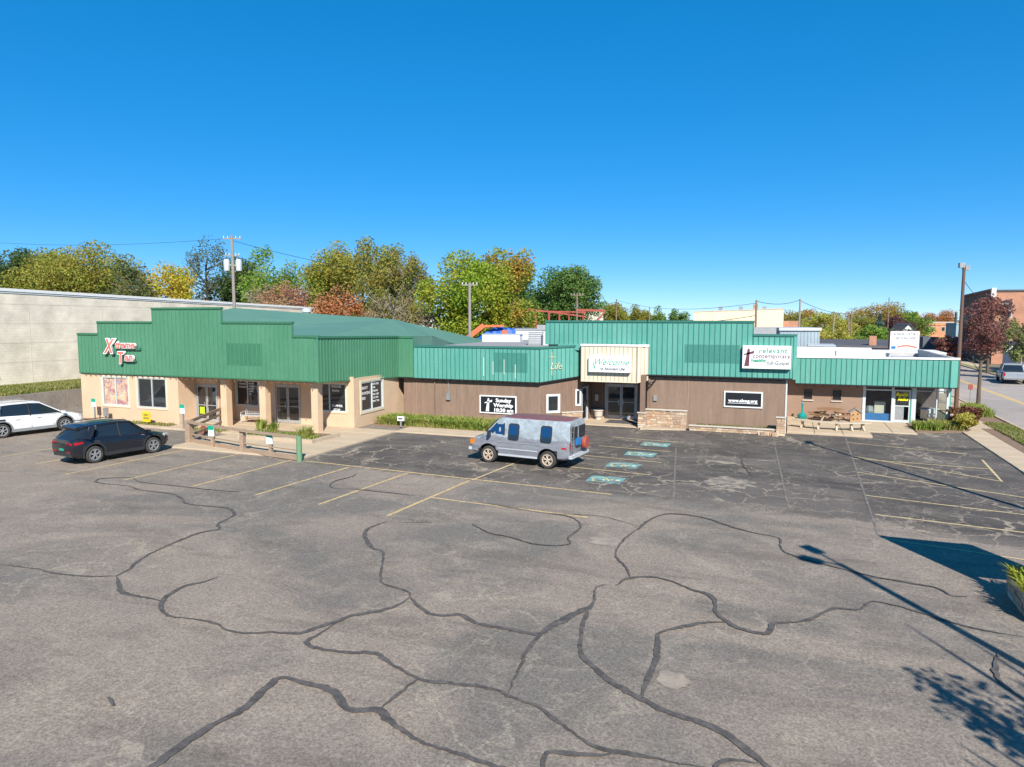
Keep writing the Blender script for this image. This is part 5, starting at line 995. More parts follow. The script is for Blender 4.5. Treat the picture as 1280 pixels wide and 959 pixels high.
b.add([(x, -.02, z + .5) for x, z in ring] + [(x, .02, z + .5) for x, z in ring], [tuple(range(n)), tuple(range(2 * n - 1, n - 1, -1))] + [(i, (i + 1) % n, n + (i + 1) % n, n + i) for i in range(n)]); b.build('sign_face', 'sign_yellow', ys); b = MB(); b.box(-.015, .015, -.01, .01, 0, .3); b.build('stake', 'metal_grey', ys)
text('lettering', 'NEW', .16, (0, -.026, .55), FY, 'letter_grey', ys, .001, .004, align='CENTER'); text('lettering', 'BULBS', .14, (0, -.026, .38), FY, 'letter_grey', ys, .001, .004, align='CENTER')
bn = thing('garden_bench', 'light metal garden bench with open scroll back on the porch', 'bench', loc=(-28.95, 32.95, .06), rz=R(6))
for sx in (-.72, .72):
    b = MB(); b.tube([(sx, -.25, 0), (sx, -.27, .44), (sx, -.24, .62), (sx, .18, .64)], .022, 6); b.build('leg', 'metal_light', bn); b = MB(); b.tube([(sx, .22, 0), (sx, .2, .45), (sx, .3, .9)], .022, 6); b.build('leg', 'metal_light', bn)
b = MB()
for k in range(7): b.box(-.72, .72, -.27 + k * .07, -.22 + k * .07, .42, .445)
b.build('seat', 'metal_light', bn); b = MB(); b.tube([(-.72, .3, .9), (-.3, .31, .94), (.3, .31, .94), (.72, .3, .9)], .02, 6); b.tube([(-.72, .22, .5), (.72, .22, .5)], .016, 6)
for k in range(10):
    x = -.64 + k * .142; b.tube([(x, .23, .5), (x + .05, .25, .62), (x - .05, .27, .76), (x, .3, .92)], .012, 5); b.tube([(x + .07, .23, .5), (x + .0, .25, .65), (x + .1, .28, .8), (x + .05, .3, .92)], .01, 5)
b.build('backrest', 'metal_light', bn)

# ---------------------------------------------------------------- patio things
pt_ = thing('picnic_table', 'round wooden picnic table with its attached benches against the shop wall', 'picnic table', loc=(2.45, 45.3, .12)); b = MB()
for k in range(8):
    w = math.sqrt(max(.05, .72 ** 2 - (-.64 + k * .183) ** 2)); b = MB(); b.box(-w, w, -.64 + k * .183 - .085, -.64 + k * .183 + .085, .70, .745); b.build('table_board', 'wood_table', pt_)
for a in (0, 90, 180, 270):
    m_ = Matrix.Rotation(R(a + 45), 4, 'Z'); b = MB(); b.obox(None, (.28, 1.05, .045), mt=m_ @ Matrix.Translation((1.0, 0, .44))); b.build('seat', 'wood_table', pt_)
    b = MB(); b.obox(None, (1.0, .09, .09), mt=m_ @ Matrix.Translation((.6, 0, .37))); p0 = m_ @ Vector((.3, 0, 0)); p1 = m_ @ Vector((.5, 0, .7)); b.bar(m_ @ Vector((.72, 0, 0)), m_ @ Vector((.3, 0, .7)), .09, .04); b.build('leg', 'wood_pale', pt_)
cbn = thing('curved_bench', 'long low curved pale timber bench along the front of the patio', 'bench', loc=(2.35, 41.9, .12)); N = 16
for j in range(3):
    b = MB()
    for i in range(N):
        def pp(i_, rr_): a = R(-128 + 76 * 1.0 * i_ / N + 0); return (rr_ * math.cos(a), 2.9 + rr_ * math.sin(a))
        a0, a1 = pp(i, 3.25 - j * .17), pp(i + 1, 3.25 - j * .17); i0, i1 = pp(i, 3.10 - j * .17), pp(i + 1, 3.10 - j * .17); b.hexa([(*a0, .40), (*a1, .40), (*i1, .40), (*i0, .40), (*a0, .445), (*a1, .445), (*i1, .445), (*i0, .445)])
    b.build('seat_board', 'wood_pale', cbn, merge=True)
for i in (2, 5.5, 9, 12, 14.5):
    a = R(-128 + 76 * i / N); c_ = Vector((3.02 * math.cos(a), 2.9 + 3.02 * math.sin(a), 0)); rd_ = Vector((math.cos(a), math.sin(a), 0)); b = MB(); b.bar(c_ - rd_ * .2, c_ + rd_ * .12 + Vector((0, 0, .4)), .09, .07); b.bar(c_ + rd_ * .2, c_ - rd_ * .12 + Vector((0, 0, .4)), .09, .07); b.build('leg', 'wood_pale', cbn)
sm = thing('smoking_receptacle', 'teal plastic cigarette receptacle with bulb base and thin neck', 'ashtray', loc=(.95, 45.9, .12)); b = MB(); b.lathe([(0, 0), (.22, 0), (.27, .12), (.26, .24), (.16, .34), (.06, .40)], 20); b.build('base', 'teal_plastic', sm, smooth=True)
b = MB(); b.lathe([(.06, .40), (.045, .5), (.045, .86), (.07, .9), (.05, .96), (0, .97)], 14); b.build('neck', 'teal_plastic', sm, smooth=True)
kh = thing('wooden_play_house', 'small knee high orange wooden house with grey pitched roof on the patio', 'wooden house', loc=(3.8, 45.7, .12)); kh.scale = (.86, .86, .86); b = MB(); b.box(-.3, .34, -.25, .25, 0, .68); b.add([(-.3, -.25, .68), (.34, -.25, .68), (.02, -.25, .9), (-.3, .25, .68), (.34, .25, .68), (.02, .25, .9)], [(0, 1, 2), (5, 4, 3)]); b.build('wall', 'wood_bright', kh)
b = MB(); b.hexa([(-.42, -.33, .60), (.02, -.33, .90), (.02, .33, .90), (-.42, .33, .60), (-.42, -.33, .65), (.02, -.33, .96), (.02, .33, .96), (-.42, .33, .65)]); b.hexa([(.02, -.33, .90), (.46, -.33, .60), (.46, .33, .60), (.02, .33, .90), (.02, -.33, .96), (.46, -.33, .65), (.46, .33, .65), (.02, .33, .96)]); b.build('roof', 'metal_grey', kh)
for x, z in ((-.12, .5), (.16, .56), (.14, .25), (-.1, .2)): b = MB(); b.box(x - .035, x + .035, -.262, -.25, z - .04, z + .04); b.build('hole', 'sign_black', kh)
ur = thing('stone_urn', 'squat cream stone urn beside the church doors', 'planter', loc=(-10.6, 41.9, .03)); b = MB(); b.lathe([(0, 0), (.18, 0), (.16, .12), (.24, .2), (.27, .5), (.32, .55), (.3, .6), (.24, .56), (0, .5)], 18); b.build('bowl', 'limestone', ur, smooth=True)
b = MB(); b.box(-9.9, -8.1, 40.6, 41.9, .035, .05); tag(b.build('door_mat', 'roof_dark'), 'dark door mat before the double church doors', 'mat')
b = MB(); b.box(-10.95, -10.75, 42.35, 42.45, 1.1, 1.5); tag(b.build('wall_lantern', 'limestone'), 'pale wall lantern in the shaded church entry', 'lamp')

# ---------------------------------------------------------------- poles, lamps, billboards, planter
lp = thing('light_pole', 'tall brown wooden lamp pole beside the corner shop', 'light pole', loc=(10.3, 53.0, 0)); b = MB(); b.tube([(0, 0, -.1), (.0, 0, 9.35)], [.14, .09], 12); b.build('pole', 'pole_rust', lp)
for dx, dy in ((-.16, -.1), (.14, .12)): b = MB(); b.obox((dx, dy, 9.42 - dx * .5), (.3, .34, .3), .3 + dx); b.build('lamp_head', 'metal_grey', lp)
b = MB(); b.box(-.22, -.17, -.1, .1, 2.3, 2.9); b.build('meter_box', 'metal_grey', lp)
la = thing('parking_lot_lamp', 'twin headed parking lot lamp just outside the right edge', 'light pole', loc=(7.27, 9.35, 0)); b = MB(); b.tube([(0, 0, 0), (0, 0, 9)], [.13, .09], 10); b.build('pole', 'metal_grey', la)
for ox, oy in ((-.62, .98), (-.68, .08)):
    b = MB(); b.tube([(0, 0, 8.9), (ox * .5, oy * .5, 9.0), (ox * .8, oy * .8, 9.0)], .04, 6); b.build('arm', 'metal_grey', la); b = MB(); b.obox((ox * 1.0, oy * 1.0, 9.0), (.5, .34, .2), math.atan2(oy, ox) * .5 + 1.2); b.build('lamp_head', 'metal_grey', la)
lb_ = thing('street_light', 'tall single street light outside the right edge of the lot', 'light pole', loc=(8.95, 24.55, 0)); b = MB(); b.tube([(0, 0, 0), (0, 0, 12)], [.13, .07], 10); b.build('pole', 'metal_grey', lb_); b = MB(); b.obox((0, .2, 12), (.3, .7, .18)); b.build('lamp_head', 'metal_grey', lb_)
rs_ = thing('roadside_sign', 'large white sign panel on posts standing in the stone planter', 'sign'); b = MB(); b.box(5.35, 7.55, 17.55, 17.75, 1.75, 4.1); b.build('sign_face', 'sign_white', rs_)
for x in (5.4, 7.4): b = MB(); b.box(x - .08, x + .08, 17.57, 17.73, 0, 4.15); b.build('post', 'metal_grey', rs_)
M['planter_leaf'] = leafmat('planter_leaf', [(.42, .42, .04), (.30, .36, .05), (.5, .45, .08)], [(.45, .40, .05), (.26, .32, .05)], 2)
pl = thing('stone_planter', 'low stone planter with yellow green plants at the right edge', 'planter'); 
for i, (wf, a1) in enumerate(((WF(4.78, 16.75), 3.0), (WF(4.78, 18.55, 0, -1), 1.8), (WF(7.78, 16.75, 0, 1), 1.8), (WF(7.78, 18.55, -1, 0), 3.0))): veneer(pl, wf, .0, a1, 0, .5, 0, 40 + i, False, 'planter_wall')
b = MB(); b.box(4.82, 7.74, 16.8, 18.5, .0, .44); b.build('soil', 'mulch', pl); blades('planter_leaves', [(4.8, 7.7, 16.8, 18.5)], 3200, .3, 'planter_leaf', pl, 15, .05, 1.2, .42)
def utility_pole(label, x, y, h, arms=((.5, 1.2),), m='pole_wood', rz=0, r0=.16, cans=False, group=None):
    t = thing('utility_pole', label, 'utility pole', group, (x, y, 0), rz); b = MB(); b.tube([(0, 0, -.1), (0, 0, h)], [r0, r0 * .62], 8); b.build('pole', m, t)
    for dz, w in arms:
        b = MB(); b.box(-w, w, -.05, .05, h - dz - .045, h - dz + .045); a_ = b.build('crossarm', m, t); b = MB()
        for k in (-.9, -.45, .45, .9): b.lathe([(0, 0), (.05, .02), (.03, .1), (.05, .12), (0, .2)], 6, c=(k * w, 0, h - dz + .06))
        b.build('insulator', 'metal_light', a_, kind='stuff')
    if cans:
        for sx in (-.5, .5): b = MB(); b.lathe([(0, -.5), (.25, -.48), (.27, .38), (.2, .5), (0, .52)], 14, c=(sx, 0, h - 2.5)); b.tube([(sx * .5, 0, h - 2.5), (0, 0, h - 2.5)], .04, 5); b.build('transformer', 'metal_light', t, smooth=True)
    return t
def wire(label, a, b_, sag=.8, r=.018, name='power_line'):
    m_ = MB(); a = Vector(a); b_ = Vector(b_); m_.tube([a.lerp(b_, t / 14) - Vector((0, 0, sag * 4 * (t / 14) * (1 - t / 14))) for t in range(15)], r, 4); return tag(m_.build(name, 'black_trim'), label, 'power line')
utility_pole('grey utility pole with two transformers behind the stepped green parapet', -44.9, 49.1, 13.2, ((.25, .75), (1.7, .6)), 'pole_grey', .5, .18, True)
utility_pole('weathered utility pole before the big green maple', -25.9, 56.6, 9.2, ((.2, .7),), 'pole_grey', .5, .18)
for i, (x, y, h, lb) in enumerate(((-38.6, 103, 8.3, 'thin pole left of the red steel frame'), (-26.3, 91.7, 9.4, 'pole with a crossarm rising through the red steel frame'), (-27.3, 107.4, 9.6, 'bare grey pole beside the small white block building'), (-27, 118, 9.3, 'wooden pole above the tall teal parapet, first right of the white block'),
     (-23.7, 130.3, 8.1, 'short wooden pole above the tall teal parapet among small trees'), (-3.0, 73.9, 7.9, 'dark pole standing before the beige building'), (1.2, 91.6, 8.4, 'pale pole beside the blue grey metal shed'), (6.5, 120.5, 6.9, 'pale short pole before the yellow green trees'),
     (9.4, 132.4, 7.0, 'dark pole with crossarm right of the yellow green trees'), (9.2, 123.7, 6.6, 'light wooden pole close to the dark crossarm pole'), (19.5, 168.4, 10.4, 'tall distant pole rising above the blue spruce'))):
    utility_pole(lb, x, y, h, ((.25, .9),) if i in (1, 8) else (), 'pole_grey' if i in (2, 6, 7) else 'pole_wood', .6, .15)
wire('power line sagging left from the transformer pole', (-44.9, 49.1, 13.0), (-140, 70, 22), 2, .014); wire('power line from the transformer pole to the pole by the maple', (-44.9, 49.1, 12.8), (-25.9, 56.6, 9.1), .5)
wire('upper wire from the dark pole to the pale pole', (-3, 73.9, 7.8), (1.2, 91.6, 8.3), .4, .025); wire('lower wire before the beige building', (-23.7, 130, 6.6), (-3, 73.9, 6.4), .9, .03); wire('wire reaching right from the dark pole to the short pole', (1.2, 91.6, 8.2), (9.4, 132.4, 6.9), .5, .03)
wire('wire before the orange building', (9.4, 132.4, 6.8), (30, 150, 6.2), .5, .035); wire('wire running from the lamp pole to the brick building', (10.3, 53, 8.6), (25.2, 111, 9.2), 1.0, .02); wire('second wire before the orange building', (9.4, 132.4, 5.6), (30, 150, 5.0), .5, .035)
wire('upper wire over the block of poles', (-27, 118, 9.1), (-3, 73.9, 7.6), 1.0, .02)
bs = thing('billboard', 'white roadside billboard with red banner beyond the corner shop roof', 'billboard', loc=(10.65, 79.2, 0), rz=R(21)); b = MB(); b.box(-1.42, 1.42, -.12, .12, 2.95, 4.85); b.build('sign_face', 'sign_white', bs); b = MB(); b.box(-1.48, 1.48, -.14, .14, 2.88, 2.95); b.box(-1.48, 1.48, -.14, .14, 4.85, 4.91); b.box(-1.48, -1.42, -.14, .14, 2.95, 4.85); b.box(1.42, 1.48, -.14, .14, 2.95, 4.85); b.build('frame', 'letter_maroon', bs)
for x in (-1.2, 1.2): b = MB(); b.box(x - .08, x + .08, -.08, .08, 0, 2.88); b.build('post', 'steel_red', bs)
for i, (s_, z, mm, sz) in enumerate((('LAUNDRY DETERG', 4.46, 'letter_grey', .33), ('CAR WASH AND', 4.08, 'letter_grey', .33), ('DETAILING', 3.76, 'metal_light', .27))): text('lettering', s_, sz, (0, -.13, z), FY, mm, bs, .002, .006, align='CENTER', sx=.9)
b = MB()
for i in range(8): x = -.7 + i * .24; z = 3.28 + .16 * math.cos((i - 3.5) * .42); b.bar((x, -.13, z), (x + .25, -.13, 3.28 + .16 * math.cos((i - 2.5) * .42)), .012, .16)
b.build('red_banner', 'letter_red', bs); b = MB(); b.box(-1.3, -.85, -.13, -.12, 3.12, 3.4); b.build('blue_emblem', 'blue_panel', bs)

# ---------------------------------------------------------------- roofs, units and buildings behind
u = thing('rooftop_unit', 'grey louvred rooftop unit on the church roof beside the tall parapet', 'air conditioner', loc=(-16.4, 47.2, 4.3), rz=R(15)); b = MB(); b.box(-.6, .6, -.5, .5, 0, .9); b.build('cabinet', 'metal_grey', u); b = MB()
for k in range(6): b.box(-.55, .55, -.53, -.5, .1 + k * .13, .16 + k * .13)
b.build('louvre', 'metal_light', u)
u = thing('screen_panel', 'pale galvanised screen panel next to the louvred rooftop unit', 'panel', loc=(-15.15, 46.6, 4.3), rz=R(15)); b = MB(); b.box(-.62, .62, -.03, .03, 0, .95); b.build('sheet', 'metal_light', u); b = MB(); b.tube([(.6, -.04, 0), (.6, -.04, 1.0)], .03, 6); b.tube([(-.6, -.04, 0), (-.6, -.04, 1.0)], .03, 6); b.build('post', 'metal_grey', u)
u = thing('roof_hatch', 'white curb box on the roof left of the louvred unit', 'roof box', loc=(-21.2, 52.6, 4.3), rz=R(12)); b = MB(); b.box(-1.5, 1.5, -.8, .8, 0, .55); b.build('box', 'roof_white', u); b = MB(); b.box(-1.55, 1.55, -.85, .85, .55, .6); b.build('lid', 'metal_light', u)
u = thing('white_block_annexe', 'white painted block annexe with grey roof behind the church', 'building', loc=(0, 0, 0)); b = MB(); b.prism([(-22.1, 57.9), (-17.8, 59.6), (-18.6, 63), (-23.5, 62)], 0, 5.1); b.build('wall', 'white_paint', u); b = MB(); b.prism([(-22.15, 57.8), (-17.7, 59.5), (-18.5, 63.1), (-23.55, 62.1)], 5.1, 5.22); b.build('roof_edge', 'metal_grey', u); b = MB(); b.prism([(-20.4, 58.6), (-17.8, 59.7), (-18.4, 61.6), (-21, 60.5)], 5.22, 5.55); b.build('raised_roof', 'metal_grey', u)
u = thing('duct_box', 'dark grey duct box on the roof behind the step of the teal parapet', 'roof duct', loc=(-1.8, 58.3, 4.3), rz=R(15)); b = MB(); b.box(-.85, .85, -.5, .5, .3, 1.15); b.build('casing', 'metal_grey', u); b = MB(); b.box(-.8, .8, -.4, .4, 0, .3); b.build('curb', 'roof_dark', u)
u = thing('metal_shed', 'blue grey ribbed metal shed behind the slogan sign', 'shed', loc=(.95, 67.6, 0), rz=R(15)); b = MB(); b.box(-1.7, 1.7, 0, 4, 0, 5.05); b.build('wall', 'metal_blue', u); b = MB()
for k in range(12): b.box(-1.65 + k * .29, -1.6 + k * .29, -.03, 0, 0, 4.95)
b.build('wall_rib', 'metal_grey', u, kind='stuff'); b = MB(); b.box(-1.8, 1.8, -.15, 4.1, 5.05, 5.3); b.build('roof', 'metal_light', u)
for i, (x0, x1, y0, y1, z, lb) in enumerate(((1.6, 3.6, 63.5, 67, 3.95, 'low grey roof block behind the corner shop, left end'), (3.7, 9.4, 66, 69, 3.42, 'long low white roofed building behind the corner shop'), (9.5, 12.0, 66.5, 72, 3.35, 'white low flat building beside the billboard foot'))):
    u = thing('flat_roofed_building', lb, 'building'); b = MB(); b.box(x0, x1, y0, y1, 0, z - .12); b.build('wall', 'white_paint', u); b = MB(); b.box(x0 - .05, x1 + .05, y0 - .05, y1 + .05, z - .12, z); b.build('roof', 'roof_white' if i else 'metal_light', u)
u = thing('dark_roofed_building', 'low building with a dark flat roof before the blue spruce', 'building', loc=(0, 0, 0)); b = MB(); b.box(3.2, 12.6, 86, 96, 0, 2.9); b.build('wall', 'brick_brown', u); b = MB(); b.hexa([(3.0, 85.7, 2.9), (12.8, 85.7, 2.9), (12.8, 96.3, 2.9), (3, 96.3, 2.9), (3.3, 86, 3.15), (12.5, 86, 3.15), (12.5, 96, 3.55), (3.3, 96, 3.55)]); b.build('roof', 'roof_dark', u); b = MB(); b.box(8.3, 9.0, 86.6, 87.3, 3.1, 4.2); b.build('chimney', 'brick_red', u)
u = thing('beige_building', 'beige two storey block with sloping parapet and red brick end', 'building'); wfb = WF(-12.7, 104.5)
b = MB(); b.wb(wfb, 0, 12.0, -8, 0, 0, (6.95, 7.35)); b.build('wall', 'beige_wall', u); b = MB(); b.box(-.7, 1.3, 106, 111, 0, 5.7); b.build('end_wall', 'brick_red', u); b = MB(); b.wb(wfb, -.05, 12.05, -8, .06, (6.95, 7.35), (7.08, 7.48)); b.build('coping', 'limestone', u)
for a in (3.2, 6.0, 9.2): b = MB(); b.wb(wfb, a, a + .5, -3, -2.4, 6.9, 7.75); b.build('roof_vent', 'metal_grey', u)
b = MB(); b.wb(wfb, 8.0, 8.6, -2, -1, 7.2, 8.0); b.build('chimney', 'brick_red', u)
for a in (2.6, 5.2, 7.8): b = MB(); b.wb(wfb, a, a + .06, 0, .02, 1, 6.9); b.build('wall_joint', 'limestone', u)
u = thing('steel_frame', 'red painted open steel frame structure rising behind the church', 'steel frame', loc=(-30.5, 90.5, 0), rz=R(16))
for x in (-5.6, -3.9, -1.2, .6, 2.0, 3.3, 5.2):
    for y in (0, 3.2): b = MB(); b.box(x - .06, x + .06, y - .06, y + .06, 0, 7.2 - (x + 5.6) * .06); b.build('column', 'steel_red', u)
for y, z0, z1 in ((0, 7.35, 6.3), (3.2, 7.2, 6.9)): b = MB(); b.bar((-2.2 if y == 0 else -5.9, y, z0), (5.6, y, z1), .12, .2); b.build('beam', 'steel_red', u)
for x in (-3.9, -1.2, 2.0, 5.2): b = MB(); b.bar((x, 0, 6.9 - (x + 4) * .07), (x, 3.2, 7 - (x + 4) * .03), .12, .2); b.build('beam', 'steel_red', u)
b = MB(); b.bar((4.2, 1, 7.2), (8.2, 1, 7.1), .16, .28); b.build('beam', 'steel_red', u); b = MB(); b.bar((6.3, 1, 4.8), (8.1, 1, 7.0), .12, .2); b.build('brace', 'steel_red', u)
u = thing('small_white_block', 'small cream block building right of the red steel frame', 'building', loc=(-31.9, 116.8, 0), rz=R(21)); b = MB(); b.box(-2.9, 2.9, 0, 5, 0, 7.7); b.build('wall', 'white_block', u); b = MB(); b.box(-3, 3, -.1, 5.1, 7.7, 7.85); b.build('roof_edge', 'limestone', u)
# blue covered play structure with orange sides
u = thing('inflatable_slide', 'bright blue crumpled inflatable slide with orange sides behind the church', 'inflatable slide', loc=(-28.6, 69.5, 0), rz=R(18)); b = MB(); q = random.Random(5); N = 16; Mm = 8; g = []
for i in range(N + 1):
    for j in range(Mm + 1):
        x = -3.0 + 6.0 * i / N; y = -1.5 + 3 * j / Mm; z = 5.35 - .35 * abs(math.sin(i * 1.4)) - 1.9 * max(0, (-.6 - x) / 2.4) ** 1.2 - .2 * q.random() - (1.8 if j in (0,) else 0); g.append((x + q.uniform(-.08, .08), y + q.uniform(-.08, .08), z))
b.add(g, [(i * (Mm + 1) + j, (i + 1) * (Mm + 1) + j, (i + 1) * (Mm + 1) + j + 1, i * (Mm + 1) + j + 1) for i in range(N) for j in range(Mm)]); b.build('cover', 'tarp_blue', u)
b = MB(); b.box(-2.9, 2.9, -1.4, 1.4, 0, 3.6); b.build('base', 'roof_dark', u); b = MB(); b.bar((-4.0, -1.6, 3.3), (-1.3, -1.6, 5.4), .3, .5); b.bar((-4.0, -1.6, 3.3), (-1.8, -1.6, 3.4), .4, .6); b.bar((-1.5, -1.6, 5.3), (.8, -1.6, 5.35), .25, .22); b.build('side', 'orange_mesh', u); b = MB(); b.box(.6, 1.2, -1.8, -1.5, 3.6, 4.9); b.build('opening', 'orange_mesh', u)
u = thing('yellow_loader', 'yellow loader machine partly hidden behind the green roof', 'loader', loc=(-25.8, 57.5, 3.4), rz=R(15)); b = MB(); b.box(-1.0, .9, -.5, .5, .0, .72); b.build('body', 'yellow_paint', u); b = MB(); b.box(-.3, .2, -.52, -.48, .2, .6); b.box(.5, .8, -.52, -.48, .1, .4); b.build('panel', 'black_plastic', u); b = MB(); b.bar((.8, 0, .5), (1.5, 0, .1), .2, .2); b.build('arm', 'yellow_paint', u)
b = MB(); b.box(-27.6, -24.2, 56.6, 59, 0, 3.4); o = b.build('loading_deck', 'roof_grey'); tag(o, 'grey raised deck under the yellow loader', 'platform')
def far_house(label, x, y, w, d, h, rh, rz, wm, rm, cat='house'):
    t = thing('house', label, cat, None, (x, y, 0), rz); b = MB(); b.box(-w / 2, w / 2, 0, d, 0, h); b.add([(-w / 2, 0, h), (w / 2, 0, h), (0, 0, h + rh), (-w / 2, d, h), (w / 2, d, h), (0, d, h + rh)], [(0, 1, 2), (5, 4, 3)]); b.build('wall', wm, t)
    b = MB(); e = .35; 
    for s in (-1, 1): b.hexa([(0, -e, h + rh + .02), (s * (w / 2 + e), -e, h - rh * 2 * e / w + .02), (s * (w / 2 + e), d + e, h - rh * 2 * e / w + .02), (0, d + e, h + rh + .02), (0, -e, h + rh + .17), (s * (w / 2 + e), -e, h - rh * 2 * e / w + .17), (s * (w / 2 + e), d + e, h - rh * 2 * e / w + .17), (0, d + e, h + rh + .17)])
    b.build('roof', rm, t)
    for k in range(2):
        b = MB(); b.box(-w / 4 + k * w / 2 - .4, -w / 4 + k * w / 2 + .4, -.06, .0, 1.0, 2.2); f = b.build('window', 'white_paint', t); b = MB(); b.box(-w / 4 + k * w / 2 - .32, -w / 4 + k * w / 2 + .32, -.075, -.06, 1.08, 2.12); b.build('pane', 'glass_dark', f)
        b = MB(); b.box(-w / 4 + k * w / 2 - .4, -w / 4 + k * w / 2 + .4, -.06, .0, h * .62, h * .62 + 1.1); f = b.build('window', 'white_paint', t) if h > 4 else None
        if f: b = MB(); b.box(-w / 4 + k * w / 2 - .32, -w / 4 + k * w / 2 + .32, -.075, -.06, h * .62 + .08, h * .62 + 1.02); b.build('pane', 'glass_dark', f)
    return t
far_house('white gabled house glimpsed between the bare trees and the maple', -40.5, 77, 5, 7, 4.9, 1.6, R(25), 'house_white', 'roof_dark'); far_house('white house with steep roof left of the yellow tree', -84, 82, 6, 7, 6.2, 2.4, R(40), 'house_white', 'roof_grey')
far_house('small white gable above the blue slide', -38.2, 100, 3.4, 5, 5.2, 1.3, R(20), 'house_white', 'steel_red'); far_house('white house behind the red trees across the street', 26.8, 94.5, 4.6, 6, 2.7, 1.2, R(5), 'house_white', 'roof_dark'); far_house('house with blue grey wall beside the street, right edge', 33, 97, 4, 6, 3.2, 1.4, R(0), 'house_blue', 'brick_red')
far_house('far house with dark purple roof beside the billboard trees', 21.1, 152, 2.6, 5, 3.6, 1.4, R(15), 'house_white', 'roof_dark')
# brick buildings on the right
u = thing('orange_brick_building', 'distant orange brick building with flat roof at the end of the street', 'building', loc=(33.3, 195.3, 0), rz=R(20)); b = MB(); b.box(-4.4, 4.4, 0, 8, -1, 4.95); b.build('wall', 'brick_orange', u); b = MB(); b.box(-4.5, 4.5, -.1, 8.1, 4.95, 5.15); b.build('roof_edge', 'limestone', u)
for x in (-2.6, -1.4, 1.2, 2.4): b = MB(); b.box(x - .45, x + .45, -.06, 0, 2.9, 4.0); f = b.build('window', 'limestone', u); b = MB(); b.box(x - .36, x + .36, -.08, -.06, 3.0, 3.9); b.build('pane', 'glass_dark', f)
u = thing('box_truck', 'dark grey box truck with blue panel parked down the street', 'truck', loc=(20.6, 125.5, 0), rz=R(18)); b = MB(); b.box(-1.25, 1.25, 0, 6, .7, 3.2); b.build('cargo_box', 'truck_grey', u); b = MB(); b.box(-1.1, 1.1, 6, 7.8, .6, 2.4); b.build('cab', 'truck_grey', u); b = MB(); b.box(.4, 1.1, -.02, 0, 2.2, 2.8); b.build('panel', 'blue_panel', u)
for sx in (-1, 1):
    for wy in (1.2, 6.6): wheel(u, sx * 0 + 0, 0, .01, .01, 'alloy', 'solid', 0) if False else None
    b = MB(); b.tube([(sx * 1.15, 1.2, .48), (sx * .85, 1.2, .48)], .48, 16); b.build('wheel', 'rubber', u); b = MB(); b.tube([(sx * 1.0, 6.8, .48), (sx * .75, 6.8, .48)], .48, 16); b.build('wheel', 'rubber', u)
for x, mm, lb in ((24.6, 'lime', 'small lime green shop front beside the box truck'), (26.2, 'purple', 'small purple shop front next to the lime one')):
    t = thing('small_shop_front', lb, 'shop front', None, (x, 135, 0), R(18)); b = MB(); b.box(-.75, .75, 0, 4, 0, 2.9); b.build('wall', mm, t); b = MB(); b.box(-.5, .5, -.04, 0, .3, 1.6); b.build('shop_window', 'glass_dark', t)
u = thing('brick_hall', 'large two storey red brick hall with arched window and white corner post', 'building'); X0, Y0 = 25.1, 111.6
bw1 = WF(X0, Y0); wall('front_wall', u, bw1, 0, 26, 0, 9.6, [(1.2, 2.3, 6.2, 8.0), (6.6, 8.3, 4.3, 6.0), (1.2, 2.3, 2.0, 4.0), (4.0, 5.2, 2.0, 4.2), (10, 11.2, 6.2, 8.0), (10, 11.2, 2, 4.2)], 'brick_red', .3)
for a0, a1, z0, z1 in ((1.2, 2.3, 6.2, 8.0), (6.6, 8.3, 4.3, 6.0), (1.2, 2.3, 2.0, 4.0), (4.0, 5.2, 2.0, 4.2), (10, 11.2, 6.2, 8.0), (10, 11.2, 2, 4.2)): window(u, bw1, a0, a1, z0, z1, 1, .08, 'white_frame', casing=.06, cm='limestone', hbar=((z0 + z1) / 2,))
b = MB()
for a in (1.75, 10.6): 
    for k in range(9): t0 = math.pi * k / 9; t1 = math.pi * (k + 1) / 9; b.poly([bw1(a, .02, 8.0), bw1(a + .6 * math.cos(t0), .02, 8.0 + .55 * math.sin(t0)), bw1(a + .6 * math.cos(t1), .02, 8.0 + .55 * math.sin(t1))])
b.build('window_arch', 'glass_dark', u)
b = MB(); b.poly([bw1(5.2, .05, 6.2), bw1(7.4, .05, 6.1), bw1(9.3, .05, 6.2), bw1(8.2, .05, 7.4), bw1(6.8, .05, 7.9)]); b.build('gable_panel', 'beige_wall', u)
bw2 = WF(X0, Y0 + 17, 0, -1); b = MB(); b.wb(bw2, 0, 17, -.3, 0, 0, (9.6, 10.0)); b.build('side_wall', 'brick_brown', u); b = MB(); b.wb(bw2, 0, 17, -.1, .25, (9.3, 9.7), (9.6, 10.0)); b.wb(bw2, 0, 17, -.1, .15, (8.6, 8.9), (8.8, 9.1)); b.build('cornice', 'brick_brown', u)
for a in (2, 5, 8, 11, 14): window(u, bw2, a, a + 1, 5.4, 7.6, 1, .08, casing=.1, cm='limestone'); 
b = MB(); b.box(X0 - .12, X0 + .4, Y0 - .12, Y0 + .3, 8.9, 10.1); b.build('corner_post', 'white_paint', u); b = MB(); b.wb(bw1, .4, 26, -.2, .12, 9.6, 9.85); b.build('coping', 'roof_dark', u); b = MB(); b.box(X0 + .3, X0 + 26, Y0 + .4, Y0 + 17, 0, 9.2); b.build('roof', 'roof_dark', u)
u = thing('grey_annexe', 'narrow blue grey building with two chimneys beside the lamp pole', 'building', loc=(33.9, 174.0, 0), rz=R(18)); b = MB(); b.box(-1.0, 1.0, 0, 4, 0, 5.0); b.build('wall', 'metal_blue', u)
for x in (-.5, .6): b = MB(); b.box(x - .17, x + .17, 1, 1.4, 5.0, 7.3); b.build('chimney', 'roof_dark', u)
